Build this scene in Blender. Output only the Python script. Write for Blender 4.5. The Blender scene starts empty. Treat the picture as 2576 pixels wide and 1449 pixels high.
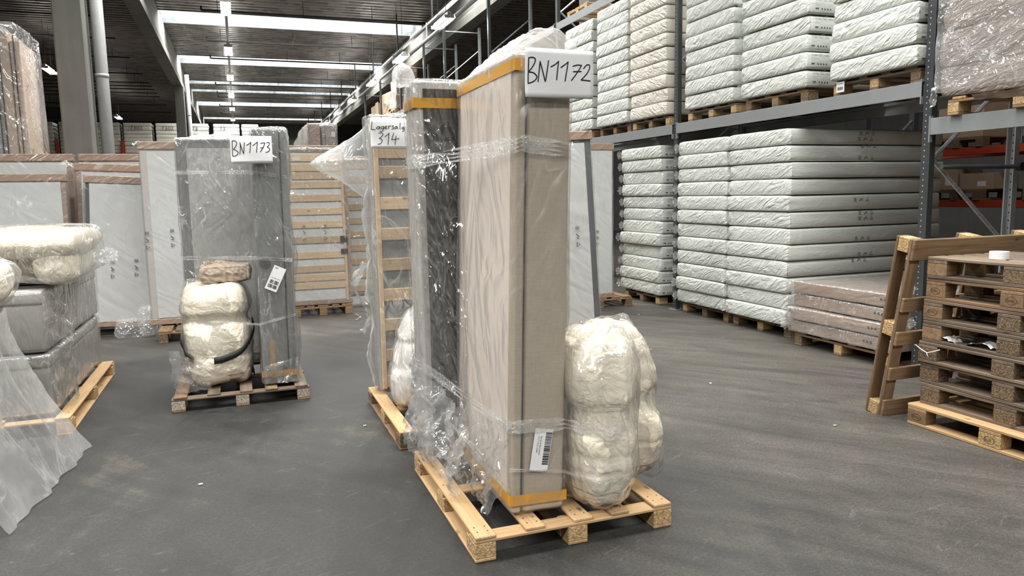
import bpy, bmesh, math, random
from mathutils import Vector, Matrix, Euler, noise

S = bpy.context.scene
COL = S.collection
PI = math.pi
RG = random.Random(11)

# ------------------------------------------------------------------ camera
cam_d = bpy.data.cameras.new('camera')
cam_d.sensor_width = 36.0
cam_d.lens = 36.0 * 1874.0 / 2576.0
cam_d.clip_start = 0.05
cam_d.clip_end = 300
cam = bpy.data.objects.new('camera', cam_d)
COL.objects.link(cam)
_rt = Vector((0.939, -0.343, -0.019)).normalized()
_fw = Vector((0.339, 0.933, -0.125))
_fw = (_fw - _rt * _fw.dot(_rt)).normalized()
_up = _rt.cross(_fw)
cam.matrix_world = Matrix(((_rt.x, _up.x, -_fw.x, 0), (_rt.y, _up.y, -_fw.y, 0), (_rt.z, _up.z, -_fw.z, 1.62), (0, 0, 0, 1)))
S.camera = cam

# ------------------------------------------------------------------ light and exposure
SKYLIGHT = 26.0        # daylight through the roof panes
TUBE = 60.0            # fluorescent tubes
w = bpy.data.worlds.new('daylight'); S.world = w
w.use_nodes = True
w.node_tree.nodes['Background'].inputs[0].default_value = (0.75, 0.85, 1.0, 1)
w.node_tree.nodes['Background'].inputs[1].default_value = 1.0
S.view_settings.view_transform = 'Standard'
S.view_settings.look = 'None'
S.view_settings.gamma = 1.0
S.view_settings.use_curve_mapping = False
S.view_settings.exposure = 0.05
S.cycles.adaptive_threshold = 0.03
S.cycles.max_bounces = 7
S.cycles.diffuse_bounces = 3
S.cycles.glossy_bounces = 2
S.cycles.transparent_max_bounces = 14
S.cycles.caustics_reflective = False
S.cycles.caustics_refractive = False

# ------------------------------------------------------------------ materials
def nt_new(name):
    m = bpy.data.materials.new(name); m.use_nodes = True
    t = m.node_tree; t.nodes.clear()
    o = t.nodes.new('ShaderNodeOutputMaterial')
    return m, t, o

def nd(t, kind, **kw):
    n = t.nodes.new('ShaderNode' + kind)
    for k, v in kw.items():
        if k.startswith('i_'):
            key = k[2:]
            key = int(key) if key.isdigit() else key.replace('_', ' ')
            s = n.inputs[key]
            if hasattr(v, 'is_output') or isinstance(v, bpy.types.NodeSocket): t.links.new(v, s)
            else: s.default_value = v
        else: setattr(n, k, v)
    return n

def rgba(c): return (c[0], c[1], c[2], 1.0)

def mth(t, op, a, b=0.0, clamp=False):
    return nd(t, 'Math', operation=op, use_clamp=clamp, i_0=a, i_1=b).outputs[0]

def mixc(t, f, a, b, mode='MIX'):
    n = t.nodes.new('ShaderNodeMix'); n.data_type = 'RGBA'; n.blend_type = mode
    for s, v in ((n.inputs[0], f), (n.inputs[6], a), (n.inputs[7], b)):
        if isinstance(v, bpy.types.NodeSocket): t.links.new(v, s)
        else: s.default_value = v if not isinstance(v, tuple) else (rgba(v) if len(v) == 3 else v)
    return n.outputs[2]

def ramp(t, f, stops):
    n = t.nodes.new('ShaderNodeValToRGB'); t.links.new(f, n.inputs[0])
    e = n.color_ramp.elements
    while len(e) < len(stops): e.new(0.5)
    for el, (p, c) in zip(e, stops):
        el.position = p; el.color = rgba(c) if isinstance(c, tuple) else (c, c, c, 1)
    return n.outputs[0]

def coords(t, scale=(1, 1, 1), rnd=True, rot=(0, 0, 0)):
    tc = nd(t, 'TexCoord')
    src = tc.outputs['Object']
    if rnd:
        oi = nd(t, 'ObjectInfo')
        off = nd(t, 'Combine' + 'XYZ', i_0=mth(t, 'MULTIPLY', oi.outputs['Random'], 37.0), i_1=mth(t, 'MULTIPLY', oi.outputs['Random'], 91.0), i_2=mth(t, 'MULTIPLY', oi.outputs['Random'], 53.0))
        src = nd(t, 'VectorMath', operation='ADD', i_0=src, i_1=off.outputs[0]).outputs[0]
    if any(rot): src = nd(t, 'Mapping', i_Vector=src, i_Rotation=rot).outputs[0]
    return nd(t, 'Mapping', i_Vector=src, i_Scale=scale).outputs[0]

def noi(t, vec, scale, detail=3.0, rough=0.55, dist=0.0):
    return nd(t, 'TexNoise', i_Vector=vec, i_Scale=scale, i_Detail=detail, i_Roughness=rough, i_Distortion=dist).outputs[0]

def bump(t, h, strength=0.4, dist=0.01, normal=None):
    n = nd(t, 'Bump', i_Strength=strength, i_Distance=dist, i_Height=h)
    if normal is not None: t.links.new(normal, n.inputs['Normal'])
    return n.outputs[0]

def pbsdf(t, o, col, rough=0.5, metal=0.0, normal=None, **kw):
    b = nd(t, 'BsdfPrincipled')
    for k, v in (('Base Color', col), ('Roughness', rough), ('Metallic', metal)):
        if isinstance(v, bpy.types.NodeSocket): t.links.new(v, b.inputs[k])
        else: b.inputs[k].default_value = rgba(v) if isinstance(v, tuple) else v
    if normal is not None: t.links.new(normal, b.inputs['Normal'])
    for k, v in kw.items():
        s = b.inputs[k.replace('_', ' ')]
        if isinstance(v, bpy.types.NodeSocket): t.links.new(v, s)
        else: s.default_value = v
    t.links.new(b.outputs[0], o.inputs[0])
    return b

def plain(name, col, rough=0.5, metal=0.0, var=0.12, scale=8.0, bmp=0.0, **kw):
    m, t, o = nt_new(name)
    v = coords(t)
    n = noi(t, v, scale, 4)
    c = mixc(t, n, tuple(x * (1 - var) for x in col), tuple(min(1, x * (1 + var)) for x in col))
    nm = bump(t, noi(t, v, scale * 4, 3), bmp, 0.004) if bmp else None
    pbsdf(t, o, c, rough, metal, nm, **kw)
    return m

def emis(name, col, strength):
    m, t, o = nt_new(name)
    e = nd(t, 'Emission', i_Color=rgba(col), i_Strength=strength)
    t.links.new(e.outputs[0], o.inputs[0]); return m

def wood(name, a, b, axis, rough=0.7, knots=True):
    """plank timber, grain along a local axis"""
    m, t, o = nt_new(name)
    st = [14.0, 14.0, 14.0]; st[axis] = 0.9
    v = coords(t, tuple(st))
    n1 = noi(t, v, 2.2, 5, 0.6, 0.6)
    st2 = [60.0, 60.0, 60.0]; st2[axis] = 1.5
    n2 = noi(t, coords(t, tuple(st2)), 2.0, 3)
    f = mth(t, 'ADD', mth(t, 'MULTIPLY', n1, 0.7), mth(t, 'MULTIPLY', n2, 0.35))
    c = ramp(t, f, [(0.33, b), (0.68, a)])
    oi = nd(t, 'ObjectInfo')
    c = mixc(t, 1.0, c, ramp(t, oi.outputs['Random'], [(0.0, 0.72), (1.0, 1.12)]), 'MULTIPLY')
    if knots:
        s3 = [9.0, 9.0, 9.0]; s3[axis] = 4.0
        vo = nd(t, 'TexVoronoi', i_Vector=coords(t, tuple(s3)), i_Scale=1.0)
        k = ramp(t, vo.outputs['Distance'], [(0.05, 1.0), (0.13, 0.0)])
        c = mixc(t, mth(t, 'MULTIPLY', k, 0.75), c, tuple(x * 0.28 for x in b))
    pbsdf(t, o, c, rough, 0.0, bump(t, f, 0.35, 0.003))
    return m

def chip(name, a, b):
    m, t, o = nt_new(name)
    v = coords(t, (1, 1, 1))
    vo = nd(t, 'TexVoronoi', i_Vector=v, i_Scale=130.0)
    c = ramp(t, nd(t, 'SeparateColor', i_0=vo.outputs['Color']).outputs[0], [(0.1, b), (0.9, a)])
    pbsdf(t, o, c, 0.85, 0.0, bump(t, vo.outputs['Distance'], 0.5, 0.004))
    return m

def wrinkle(t, v, s=1.0):
    """height field of crumpled film plus thin crease lines"""
    a = noi(t, v, 3.2 * s, 2.0, 0.5, 1.4)
    ra = mth(t, 'ABSOLUTE', mth(t, 'SUBTRACT', a, 0.5))
    b = noi(t, v, 8.5 * s, 2.0, 0.5, 1.0)
    rb = mth(t, 'ABSOLUTE', mth(t, 'SUBTRACT', b, 0.5))
    h = mth(t, 'ADD', mth(t, 'MULTIPLY', ra, 1.0), mth(t, 'MULTIPLY', rb, 0.45))
    line = ramp(t, mth(t, 'MINIMUM', ra, mth(t, 'MULTIPLY', rb, 1.25)), [(0.0, 1.0), (0.026, 0.0)])
    gap = ramp(t, noi(t, v, 5.0 * s, 3.0, 0.6), [(0.52, 0.0), (0.66, 1.0)])  # breaks the white creases into short streaks, like film highlights
    return h, mth(t, 'MULTIPLY', line, gap)

def film(name, haze=0.08, crease=0.35, gloss=1.2, stretch=(1, 1, 0.35), s=1.0, bs=0.8, rough=0.12, tint=(0.93, 0.94, 0.93), rot=(0.25, 0.15, 0)):
    """clear polythene: transparent sheet with haze, whitened creases and gloss"""
    m, t, o = nt_new(name)
    v = coords(t, stretch, True, rot)
    h, line = wrinkle(t, v, s)
    nm = bump(t, h, bs, 0.09)
    tr = nd(t, 'BsdfTransparent', i_Color=(0.985, 0.985, 0.98, 1))
    df = nd(t, 'BsdfDiffuse', i_Color=rgba(tint))
    tl = nd(t, 'BsdfTranslucent', i_Color=rgba(tint))
    mx = nd(t, 'MixShader', i_Fac=0.4); t.links.new(df.outputs[0], mx.inputs[1]); t.links.new(tl.outputs[0], mx.inputs[2])
    gl = nd(t, 'BsdfGlossy', i_Color=(1, 1, 1, 1), i_Roughness=rough, i_Normal=nm)
    big = noi(t, v, 1.1, 2)
    hz = mth(t, 'MULTIPLY', ramp(t, big, [(0.3, 0.5), (0.75, 1.5)]), haze)
    lw = nd(t, 'LayerWeight', i_Blend=0.25, i_Normal=nm)
    hz = mth(t, 'ADD', hz, mth(t, 'MULTIPLY', lw.outputs['Facing'], haze * 0.8))
    fd = mth(t, 'ADD', hz, mth(t, 'MULTIPLY', line, crease), True)
    m1 = nd(t, 'MixShader', i_Fac=fd); t.links.new(tr.outputs[0], m1.inputs[1]); t.links.new(mx.outputs[0], m1.inputs[2])
    lf = nd(t, 'LayerWeight', i_Blend=0.5, i_Normal=nm)
    fr = mth(t, 'ADD', mth(t, 'MULTIPLY', mth(t, 'POWER', lf.outputs['Facing'], 4.0), 0.35 * gloss), 0.05 * gloss)
    m2 = nd(t, 'MixShader', i_Fac=mth(t, 'MINIMUM', fr, 0.4)); t.links.new(m1.outputs[0], m2.inputs[1]); t.links.new(gl.outputs[0], m2.inputs[2])
    t.links.new(m2.outputs[0], o.inputs[0])
    return m

def wrapped(name, col, rough=0.45, stretch=(1, 1, 1), s=1.0, bs=0.7, coat=1.0, crease=0.25, var=0.05, rot=(0, 0, 0), ends=False, cr=0.1):
    """soft goods tight in glossy film"""
    m, t, o = nt_new(name)
    v = coords(t, stretch, True, rot)
    h, line = wrinkle(t, v, s)
    c = mixc(t, noi(t, v, 1.5, 2), tuple(x * (1 - var) for x in col), tuple(min(1, x * (1 + var)) for x in col))
    if ends:
        # film is gathered on the short ends and taut along the sides
        nx = nd(t, 'SeparateXYZ', i_0=nd(t, 'TexCoord').outputs['Normal'])
        k = nd(t, 'MapRange', i_0=mth(t, 'ABSOLUTE', nx.outputs[0]), i_1=0.25, i_2=0.6, i_3=0.16, i_4=1.0).outputs[0]
        line = mth(t, 'MULTIPLY', line, k)
        h = mth(t, 'MULTIPLY', h, k)
    c = mixc(t, mth(t, 'MULTIPLY', line, crease), c, (0.93, 0.95, 0.93))  # crease whitening, also standing in for glints on the film
    nm = bump(t, h, bs, 0.05)
    pbsdf(t, o, c, rough, 0.0, nm, Coat_Weight=coat, Coat_Roughness=cr, Coat_Normal=nm)
    return m

def linen(name, a, b, sc=420.0, rough=0.9):
    m, t, o = nt_new(name)
    v1 = noi(t, coords(t, (sc, sc, 18)), 1.0, 2)
    v2 = noi(t, coords(t, (18, 18, sc)), 1.0, 2)
    big = noi(t, coords(t), 2.0, 3)
    f = mth(t, 'ADD', mth(t, 'MULTIPLY', mth(t, 'ADD', v1, v2), 0.42), mth(t, 'MULTIPLY', big, 0.16))
    c = ramp(t, f, [(0.32, b), (0.68, a)])
    pbsdf(t, o, c, rough, 0.0, bump(t, f, 0.25, 0.002))
    return m

def floor_mat():
    m, t, o = nt_new('floor_concrete')
    v = coords(t, (1, 1, 1), False)
    big = noi(t, v, 0.45, 6, 0.65, 1.2)
    vs = coords(t, (0.6, 2.6, 1), False, (0, 0, 0.9))
    sm = noi(t, vs, 1.1, 6, 0.68, 1.6)
    vs2 = coords(t, (3.2, 0.5, 1), False, (0, 0, 0.35))
    st = noi(t, vs2, 1.3, 5, 0.65, 1.2)
    f = mth(t, 'ADD', mth(t, 'MULTIPLY', big, 0.45), mth(t, 'ADD', mth(t, 'MULTIPLY', sm, 0.32), mth(t, 'MULTIPLY', st, 0.23)))
    c = ramp(t, f, [(0.38, (0.011, 0.011, 0.0105)), (0.46, (0.021, 0.0208, 0.0194)), (0.54, (0.034, 0.0325, 0.029)), (0.63, (0.085, 0.076, 0.062))])
    # paler, browner tone toward the racks and the far end
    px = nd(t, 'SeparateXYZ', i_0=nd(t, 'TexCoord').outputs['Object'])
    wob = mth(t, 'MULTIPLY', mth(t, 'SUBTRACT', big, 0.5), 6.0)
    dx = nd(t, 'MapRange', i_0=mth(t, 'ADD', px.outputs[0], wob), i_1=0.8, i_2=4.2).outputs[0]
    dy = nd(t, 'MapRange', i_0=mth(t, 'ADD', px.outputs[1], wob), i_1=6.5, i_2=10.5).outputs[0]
    pale_brown = mth(t, 'MAXIMUM', dx, dy)
    c = mixc(t, mth(t, 'MULTIPLY', pale_brown, ramp(t, sm, [(0.3, 0.25), (0.7, 0.85)])), c, (0.115, 0.103, 0.086))
    gr = mth(t, 'ADD', mth(t, 'MULTIPLY', noi(t, v, 150.0, 2), 0.6), mth(t, 'MULTIPLY', noi(t, v, 55.0, 3), 0.4))
    c = mixc(t, 0.8, c, ramp(t, gr, [(0.38, 0.45), (0.62, 1.5)]), 'MULTIPLY')
    sc = noi(t, coords(t, (1.2, 5.0, 1), False, (0, 0, -0.4)), 2.3, 6, 0.75, 2.0)
    c = mixc(t, ramp(t, sc, [(0.60, 0.0), (0.78, 0.45)]), c, (0.24, 0.23, 0.21))
    cr = noi(t, v, 0.9, 6, 0.7, 0.3)
    ck = ramp(t, mth(t, 'ABSOLUTE', mth(t, 'SUBTRACT', cr, 0.5)), [(0.0, 0.5), (0.0018, 0.0)])
    c = mixc(t, mth(t, 'MULTIPLY', ck, ramp(t, big, [(0.45, 0.0), (0.6, 1.0)])), c, (0.02, 0.02, 0.02))
    r = ramp(t, f, [(0.3, 0.52), (0.7, 0.72)])
    pbsdf(t, o, c, r, 0.0, bump(t, mth(t, 'ADD', gr, mth(t, 'MULTIPLY', sm, 0.6)), 0.16, 0.004))
    return m

def concrete(name, a, b):
    m, t, o = nt_new(name)
    v = coords(t, (1, 1, 1))
    f = mth(t, 'ADD', mth(t, 'MULTIPLY', noi(t, v, 1.1, 6, 0.65), 0.6), mth(t, 'MULTIPLY', noi(t, coords(t, (6, 6, 0.5)), 1.5, 4), 0.4))
    c = ramp(t, f, [(0.32, b), (0.7, a)])
    pbsdf(t, o, c, 0.75, 0.0, bump(t, noi(t, v, 40, 3), 0.2, 0.003))
    return m

def galv(name, a, b, sc=30.0, rough=0.42, metal=0.6):
    m, t, o = nt_new(name)
    v = coords(t)
    vo = nd(t, 'TexVoronoi', i_Vector=v, i_Scale=sc)
    f = mth(t, 'ADD', mth(t, 'MULTIPLY', nd(t, 'SeparateColor', i_0=vo.outputs['Color']).outputs[0], 0.5), mth(t, 'MULTIPLY', noi(t, v, 1.2, 4), 0.5))
    c = ramp(t, f, [(0.3, b), (0.75, a)])
    pbsdf(t, o, c, rough, metal)
    return m

def post_mat(name, a, dot, pitch=0.05, dark=False):
    """steel post with a column of small punched holes"""
    m, t, o = nt_new(name)
    tc = nd(t, 'TexCoord'); sp = nd(t, 'SeparateXYZ', i_0=tc.outputs['Object'])
    z = mth(t, 'ABSOLUTE', mth(t, 'SUBTRACT', mth(t, 'FRACT', mth(t, 'DIVIDE', sp.outputs[2], pitch)), 0.5))
    y = mth(t, 'ABSOLUTE', mth(t, 'SUBTRACT', sp.outputs[1], 0.012))
    hole = mth(t, 'MULTIPLY', mth(t, 'LESS_THAN', z, 0.11), mth(t, 'LESS_THAN', y, 0.005))
    c = mixc(t, noi(t, coords(t), 6.0, 3), tuple(x * 0.85 for x in a), tuple(x * 1.1 for x in a))
    c = mixc(t, hole, c, dot)
    pbsdf(t, o, c, 0.42, 0.5)
    return m

M = {}
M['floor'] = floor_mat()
M['deck'] = galv('roof_deck', (0.34, 0.325, 0.30), (0.18, 0.172, 0.16), 3.0, 0.38, 0.7)
M['deck_side'] = galv('roof_deck_side', (0.30, 0.275, 0.245), (0.19, 0.172, 0.15), 3.0, 0.45, 0.5)
M['kerb'] = galv('galvanised_kerb', (0.098, 0.108, 0.113), (0.058, 0.066, 0.070), 7.0, 0.6, 0.0)
M['pane'] = emis('daylight_pane', (1.0, 0.99, 0.965), SKYLIGHT)
M['tube'] = emis('fluorescent_tube', (1.0, 0.97, 0.92), TUBE)
M['concrete'] = concrete('precast_concrete', (0.215, 0.212, 0.19), (0.125, 0.123, 0.11))
M['wall'] = concrete('wall_panel', (0.12, 0.118, 0.11), (0.07, 0.07, 0.066))
M['wall_pale'] = concrete('pale_wall_panel', (0.5, 0.49, 0.46), (0.38, 0.37, 0.35))
M['pipe'] = plain('grey_pipe', (0.36, 0.36, 0.355), 0.45)
M['dark_pipe'] = plain('dark_pipe', (0.035, 0.033, 0.032), 0.5, 0.3)
M['steel'] = plain('rack_beam_steel', (0.30, 0.315, 0.32), 0.42, 0.35, 0.08)
M['post'] = post_mat('rack_post_steel', (0.075, 0.083, 0.086), (0.55, 0.57, 0.57))
M['post_pale'] = post_mat('pale_post_steel', (0.52, 0.55, 0.56), (0.02, 0.02, 0.02), 0.07)
M['galv'] = galv('galvanised_steel', (0.52, 0.54, 0.55), (0.34, 0.36, 0.37), 60.0, 0.4, 0.5)
M['red'] = plain('red_beam_paint', (0.42, 0.045, 0.02), 0.45)
M['lamp_body'] = plain('lamp_body', (0.45, 0.45, 0.44), 0.4)
for ax, nm in ((0, 'x'), (1, 'y'), (2, 'z')):
    M['pine_' + nm] = wood('new_pine_' + nm, (0.60, 0.405, 0.215), (0.40, 0.24, 0.105), ax)
    M['old_' + nm] = wood('weathered_timber_' + nm, (0.235, 0.175, 0.12), (0.085, 0.06, 0.04), ax)
    M['mid_' + nm] = wood('used_timber_' + nm, (0.33, 0.21, 0.115), (0.14, 0.082, 0.042), ax)
    M['slat_' + nm] = wood('slat_pine_' + nm, (0.74, 0.56, 0.37), (0.60, 0.42, 0.24), ax)
M['chip_new'] = chip('chipboard_block', (0.62, 0.43, 0.22), (0.30, 0.19, 0.08))
M['chip_old'] = chip('old_chipboard_block', (0.23, 0.16, 0.092), (0.08, 0.052, 0.029))
M['chip_grey'] = chip('grey_chipboard_block', (0.50, 0.43, 0.34), (0.24, 0.20, 0.15))
M['mattress'] = wrapped('wrapped_mattress', (0.60, 0.625, 0.575), 0.5, (1.0, 0.7, 2.4), 1.1, 0.85, 1.0, 0.5, 0.03, (0.5, 0, 0.2), True)
M['mattress_warm'] = wrapped('wrapped_mattress_cream', (0.67, 0.63, 0.54), 0.5, (1.0, 0.7, 2.0), 1.2, 0.9, 1.0, 0.5, 0.03, (-0.5, 0, 0.2), True)  # same mattress with warm sunlight put into its base colour
M['far_mattress'] = wrapped('far_mattress', (0.62, 0.60, 0.52), 0.5, (1, 1, 2), 0.6, 0.5, 0.8, 0.2, 0.05)
M['duvet'] = wrapped('duvet_in_film', (0.88, 0.80, 0.64), 0.6, (1.0, 1.0, 0.8), 2.2, 0.42, 0.8, 0.2, 0.03, (0.5, 0.4, 0))
M['duvet_white'] = wrapped('white_duvet_in_film', (0.80, 0.765, 0.71), 0.6, (1.0, 1.0, 0.6), 1.2, 0.42, 0.6, 0.2, 0.03, (0.4, 0.3, 0))
M['linen'] = linen('beige_linen', (0.48, 0.405, 0.31), (0.345, 0.285, 0.215))
M['linen_lt'] = linen('pale_linen', (0.57, 0.545, 0.51), (0.43, 0.41, 0.38))
M['grey_linen'] = linen('grey_upholstery', (0.20, 0.205, 0.20), (0.105, 0.108, 0.106))
M['white_cloth'] = wrapped('white_underside_cloth', (0.37, 0.365, 0.35), 0.7, (0.4, 1, 1.4), 0.4, 0.6, 0.8, 0.15, 0.03, (0, 0.8, 0))
M['white_panel'] = wrapped('white_panel_film', (0.64, 0.645, 0.64), 0.55, (0.45, 1, 1.5), 0.36, 0.7, 1.0, 0.15, 0.02, (0, -0.7, 0))
M['pink_cloth'] = wrapped('blush_underside_cloth', (0.80, 0.695, 0.61), 0.7, (1, 1, 0.25), 0.6, 0.16, 0.7, 0.22, 0.03, (0.2, 0, 0), cr=0.4)
M['dark_cloth'] = plain('dark_underside_cloth', (0.055, 0.055, 0.053), 0.8, 0, 0.2, 40.0, 0.2)
M['grey_cloth'] = plain('grey_dust_cloth', (0.30, 0.315, 0.315), 0.8, 0, 0.22, 14.0, 0.15)
M['carton'] = wrapped('brown_carton_film', (0.32, 0.222, 0.16), 0.5, (0.4, 0.4, 1.6), 0.9, 0.6, 1.0, 0.35, 0.06, (0.2, 0.5, 0))
M['carton_dry'] = plain('brown_carton', (0.40, 0.285, 0.19), 0.7, 0, 0.15, 5.0)
M['load'] = wrapped('stretch_wrapped_load', (0.25, 0.205, 0.175), 0.5, (1, 1, 3.0), 1.4, 0.8, 1.0, 0.6, 0.3, (0.3, 0.0, 0.2))
M['kraft'] = plain('kraft_paper', (0.36, 0.285, 0.215), 0.6, 0, 0.15, 9.0, 0.25)
M['tape'] = plain('orange_tape', (0.58, 0.29, 0.035), 0.3, 0, 0.08, 6.0)
M['tape_brown'] = plain('brown_tape', (0.36, 0.22, 0.09), 0.3, 0, 0.1, 8.0)
M['paper'] = plain('white_paper', (0.76, 0.765, 0.77), 0.6, 0, 0.02, 3.0)
M['ink'] = plain('black_ink', (0.010, 0.010, 0.011), 0.45, 0, 0.1)
M['ink_grey'] = plain('grey_print', (0.09, 0.09, 0.09), 0.5, 0, 0.1)
M['burn'] = plain('burned_mark', (0.045, 0.025, 0.012), 0.8)
M['strap'] = plain('black_webbing', (0.012, 0.012, 0.012), 0.6, 0, 0.3, 200.0, 0.3)
M['dark'] = plain('dark_void', (0.02, 0.02, 0.02), 0.8)
M['navy'] = plain('dark_grey_upholstery', (0.075, 0.08, 0.09), 0.85, 0, 0.25, 120.0, 0.3)
M['film'] = film('clear_film', 0.08, 0.42, 2.8, (1, 1, 0.4))
M['film_box'] = film('clear_film_on_box', 0.075, 0.26, 2.0, (1, 1, 0.35), 0.6, 0.7, 0.22)
M['film_crisp'] = film('crumpled_film', 0.16, 0.45, 1.5, (1, 1, 1), 1.0, 0.7)
M['film_haze'] = film('hazy_film', 0.36, 0.35, 1.2, (1, 1, 0.5), 0.8, 0.8)
M['film_band'] = film('stretch_band_film', 0.20, 0.5, 1.4, (6, 6, 6), 1.0, 0.9)
M['film_soft'] = film('draped_film', 0.24, 0.25, 1.3, (1, 1, 0.6), 0.7, 0.6)
M['film_clear'] = film('very_clear_film', 0.02, 0.34, 2.2, (1, 1, 0.4), 1.1, 1.0)
M['tan'] = wrapped('tan_boards', (0.56, 0.45, 0.36), 0.55, (1, 1, 1), 1.0, 0.4, 0.8, 0.2, 0.08)
M['linen_grey'] = linen('grey_beige_linen', (0.42, 0.40, 0.375), (0.29, 0.275, 0.255))
M['boards_grey'] = wrapped('grey_boards', (0.30, 0.30, 0.29), 0.5, (1, 1, 3), 1.6, 0.5, 0.9, 0.3, 0.25)

# ------------------------------------------------------------------ mesh helpers
class MB:
    def __init__(s): s.v = []; s.f = []
    def add(s, vs, fs):
        n = len(s.v); s.v += [tuple(p) for p in vs]; s.f += [tuple(i + n for i in q) for q in fs]; return s
    def box(s, x0, x1, y0, y1, z0, z1, c=0.0, mtx=None):
        """box with chamfered edges (c = chamfer)"""
        c = min(c, (x1 - x0) * .45, (y1 - y0) * .45, (z1 - z0) * .45)
        if c <= 0:
            vs = [(x, y, z) for x in (x0, x1) for y in (y0, y1) for z in (z0, z1)]
            fs = [(0, 1, 3, 2), (4, 6, 7, 5), (0, 4, 5, 1), (2, 3, 7, 6), (0, 2, 6, 4), (1, 5, 7, 3)]
        else:
            vs = []; idx = {}
            for i, (X, sx) in enumerate(((x0, 1), (x1, -1))):
                for j, (Y, sy) in enumerate(((y0, 1), (y1, -1))):
                    for k, (Z, sz) in enumerate(((z0, 1), (z1, -1))):
                        for a in range(3):
                            p = [X + sx * c, Y + sy * c, Z + sz * c]; p[a] = (X, Y, Z)[a]
                            idx[i, j, k, a] = len(vs); vs.append(tuple(p))
            I = idx; fs = []
            for e in (0, 1):
                q = [I[e, 0, 0, 0], I[e, 1, 0, 0], I[e, 1, 1, 0], I[e, 0, 1, 0]]; fs.append(tuple(q[::-1] if e == 0 else q))
                q = [I[0, e, 0, 1], I[1, e, 0, 1], I[1, e, 1, 1], I[0, e, 1, 1]]; fs.append(tuple(q if e == 0 else q[::-1]))
                q = [I[0, 0, e, 2], I[1, 0, e, 2], I[1, 1, e, 2], I[0, 1, e, 2]]; fs.append(tuple(q[::-1] if e == 0 else q))
            for a in (0, 1):
                for b in (0, 1):
                    fs.append((I[0, a, b, 1], I[1, a, b, 1], I[1, a, b, 2], I[0, a, b, 2]))
                    fs.append((I[a, 0, b, 0], I[a, 1, b, 0], I[a, 1, b, 2], I[a, 0, b, 2]))
                    fs.append((I[a, b, 0, 0], I[a, b, 1, 0], I[a, b, 1, 1], I[a, b, 0, 1]))
                    for d in (0, 1): fs.append((I[a, b, d, 0], I[a, b, d, 1], I[a, b, d, 2]))
        if mtx is not None: vs = [mtx @ Vector(p) for p in vs]
        return s.add(vs, fs)
    def tube(s, pts, r, n=8, cap=True):
        pts = [Vector(p) for p in pts]; rings = []
        for i, p in enumerate(pts):
            d = (pts[min(i + 1, len(pts) - 1)] - pts[max(i - 1, 0)]).normalized()
            a = d.cross(Vector((0, 0, 1)))
            if a.length < 1e-3: a = Vector((1, 0, 0))
            a.normalize(); b = d.cross(a)
            rr = r[i] if isinstance(r, (list, tuple)) else r
            rings.append([p + a * math.cos(2 * PI * k / n) * rr + b * math.sin(2 * PI * k / n) * rr for k in range(n)])
        vs = [q for g in rings for q in g]; fs = []
        for i in range(len(pts) - 1):
            for k in range(n):
                fs.append((i * n + k, i * n + (k + 1) % n, (i + 1) * n + (k + 1) % n, (i + 1) * n + k))
        if cap: fs += [tuple(range(n))[::-1], tuple(range((len(pts) - 1) * n, len(pts) * n))]
        return s.add(vs, fs)
    def grid(s, fn, nu, nv, wrap=False):
        vs = [fn(i / (nu if wrap else nu - 1), j / (nv - 1)) for j in range(nv) for i in range(nu)]; fs = []
        for j in range(nv - 1):
            for i in range(nu if wrap else nu - 1):
                i2 = (i + 1) % nu
                fs.append((j * nu + i, j * nu + i2, (j + 1) * nu + i2, (j + 1) * nu + i))
        return s.add(vs, fs)
    def prism(s, prof, a0, a1, axis=0):
        """profile of (u,v) extruded along an axis: 0 -> (y,z), 1 -> (x,z), 2 -> (x,y)"""
        n = len(prof)
        mk = {0: lambda a, p: (a, p[0], p[1]), 1: lambda a, p: (p[0], a, p[1]), 2: lambda a, p: (p[0], p[1], a)}[axis]
        vs = [mk(a0, p) for p in prof] + [mk(a1, p) for p in prof]
        fs = [(i, (i + 1) % n, (i + 1) % n + n, i + n) for i in range(n)] + [tuple(range(n))[::-1], tuple(range(n, 2 * n))]
        return s.add(vs, fs)
    def mesh(s, name, smooth=False, fix=True):
        me = bpy.data.meshes.new(name); me.from_pydata(s.v, [], s.f); me.validate()
        if fix:
            bm = bmesh.new(); bm.from_mesh(me); bmesh.ops.recalc_face_normals(bm, faces=bm.faces); bm.to_mesh(me); bm.free()
        if smooth: me.polygons.foreach_set('use_smooth', [True] * len(me.polygons))
        me.update(); return me
    def build(s, name, mat, parent=None, smooth=False, loc=(0, 0, 0), rot=(0, 0, 0)):
        return put(name, s.mesh(name, smooth), mat, parent, loc, rot)

def put(name, me, mat, parent=None, loc=(0, 0, 0), rot=(0, 0, 0)):
    if mat is not None and not me.materials: me.materials.append(M[mat] if isinstance(mat, str) else mat)
    o = bpy.data.objects.new(name, me); COL.objects.link(o)
    o.location = loc; o.rotation_euler = rot
    if parent is not None: o.parent = parent
    return o

def tag(o, label=None, cat=None, group=None, kind=None):
    if label: o['label'] = label
    if cat: o['category'] = cat
    if group: o['group'] = group
    if kind: o['kind'] = kind
    return o

def thing(name, label, cat, loc=(0, 0, 0), rot=(0, 0, 0), group=None):
    o = bpy.data.objects.new(name, None); COL.objects.link(o)
    o.empty_display_size = 0.1
    o.location = loc; o.rotation_euler = rot if isinstance(rot, tuple) else (0, 0, rot)
    return tag(o, label, cat, group)

def copy_tree(o, parent=None):
    c = o.copy(); COL.objects.link(c)
    if parent is not None: c.parent = parent
    for ch in list(o.children): copy_tree(ch, c)
    return c

def struct(name, mb, mat, parent=None, smooth=False, label=None):
    o = mb.build(name, mat, parent, smooth)
    if parent is None: tag(o, label, None, None, 'structure')
    return o

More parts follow.
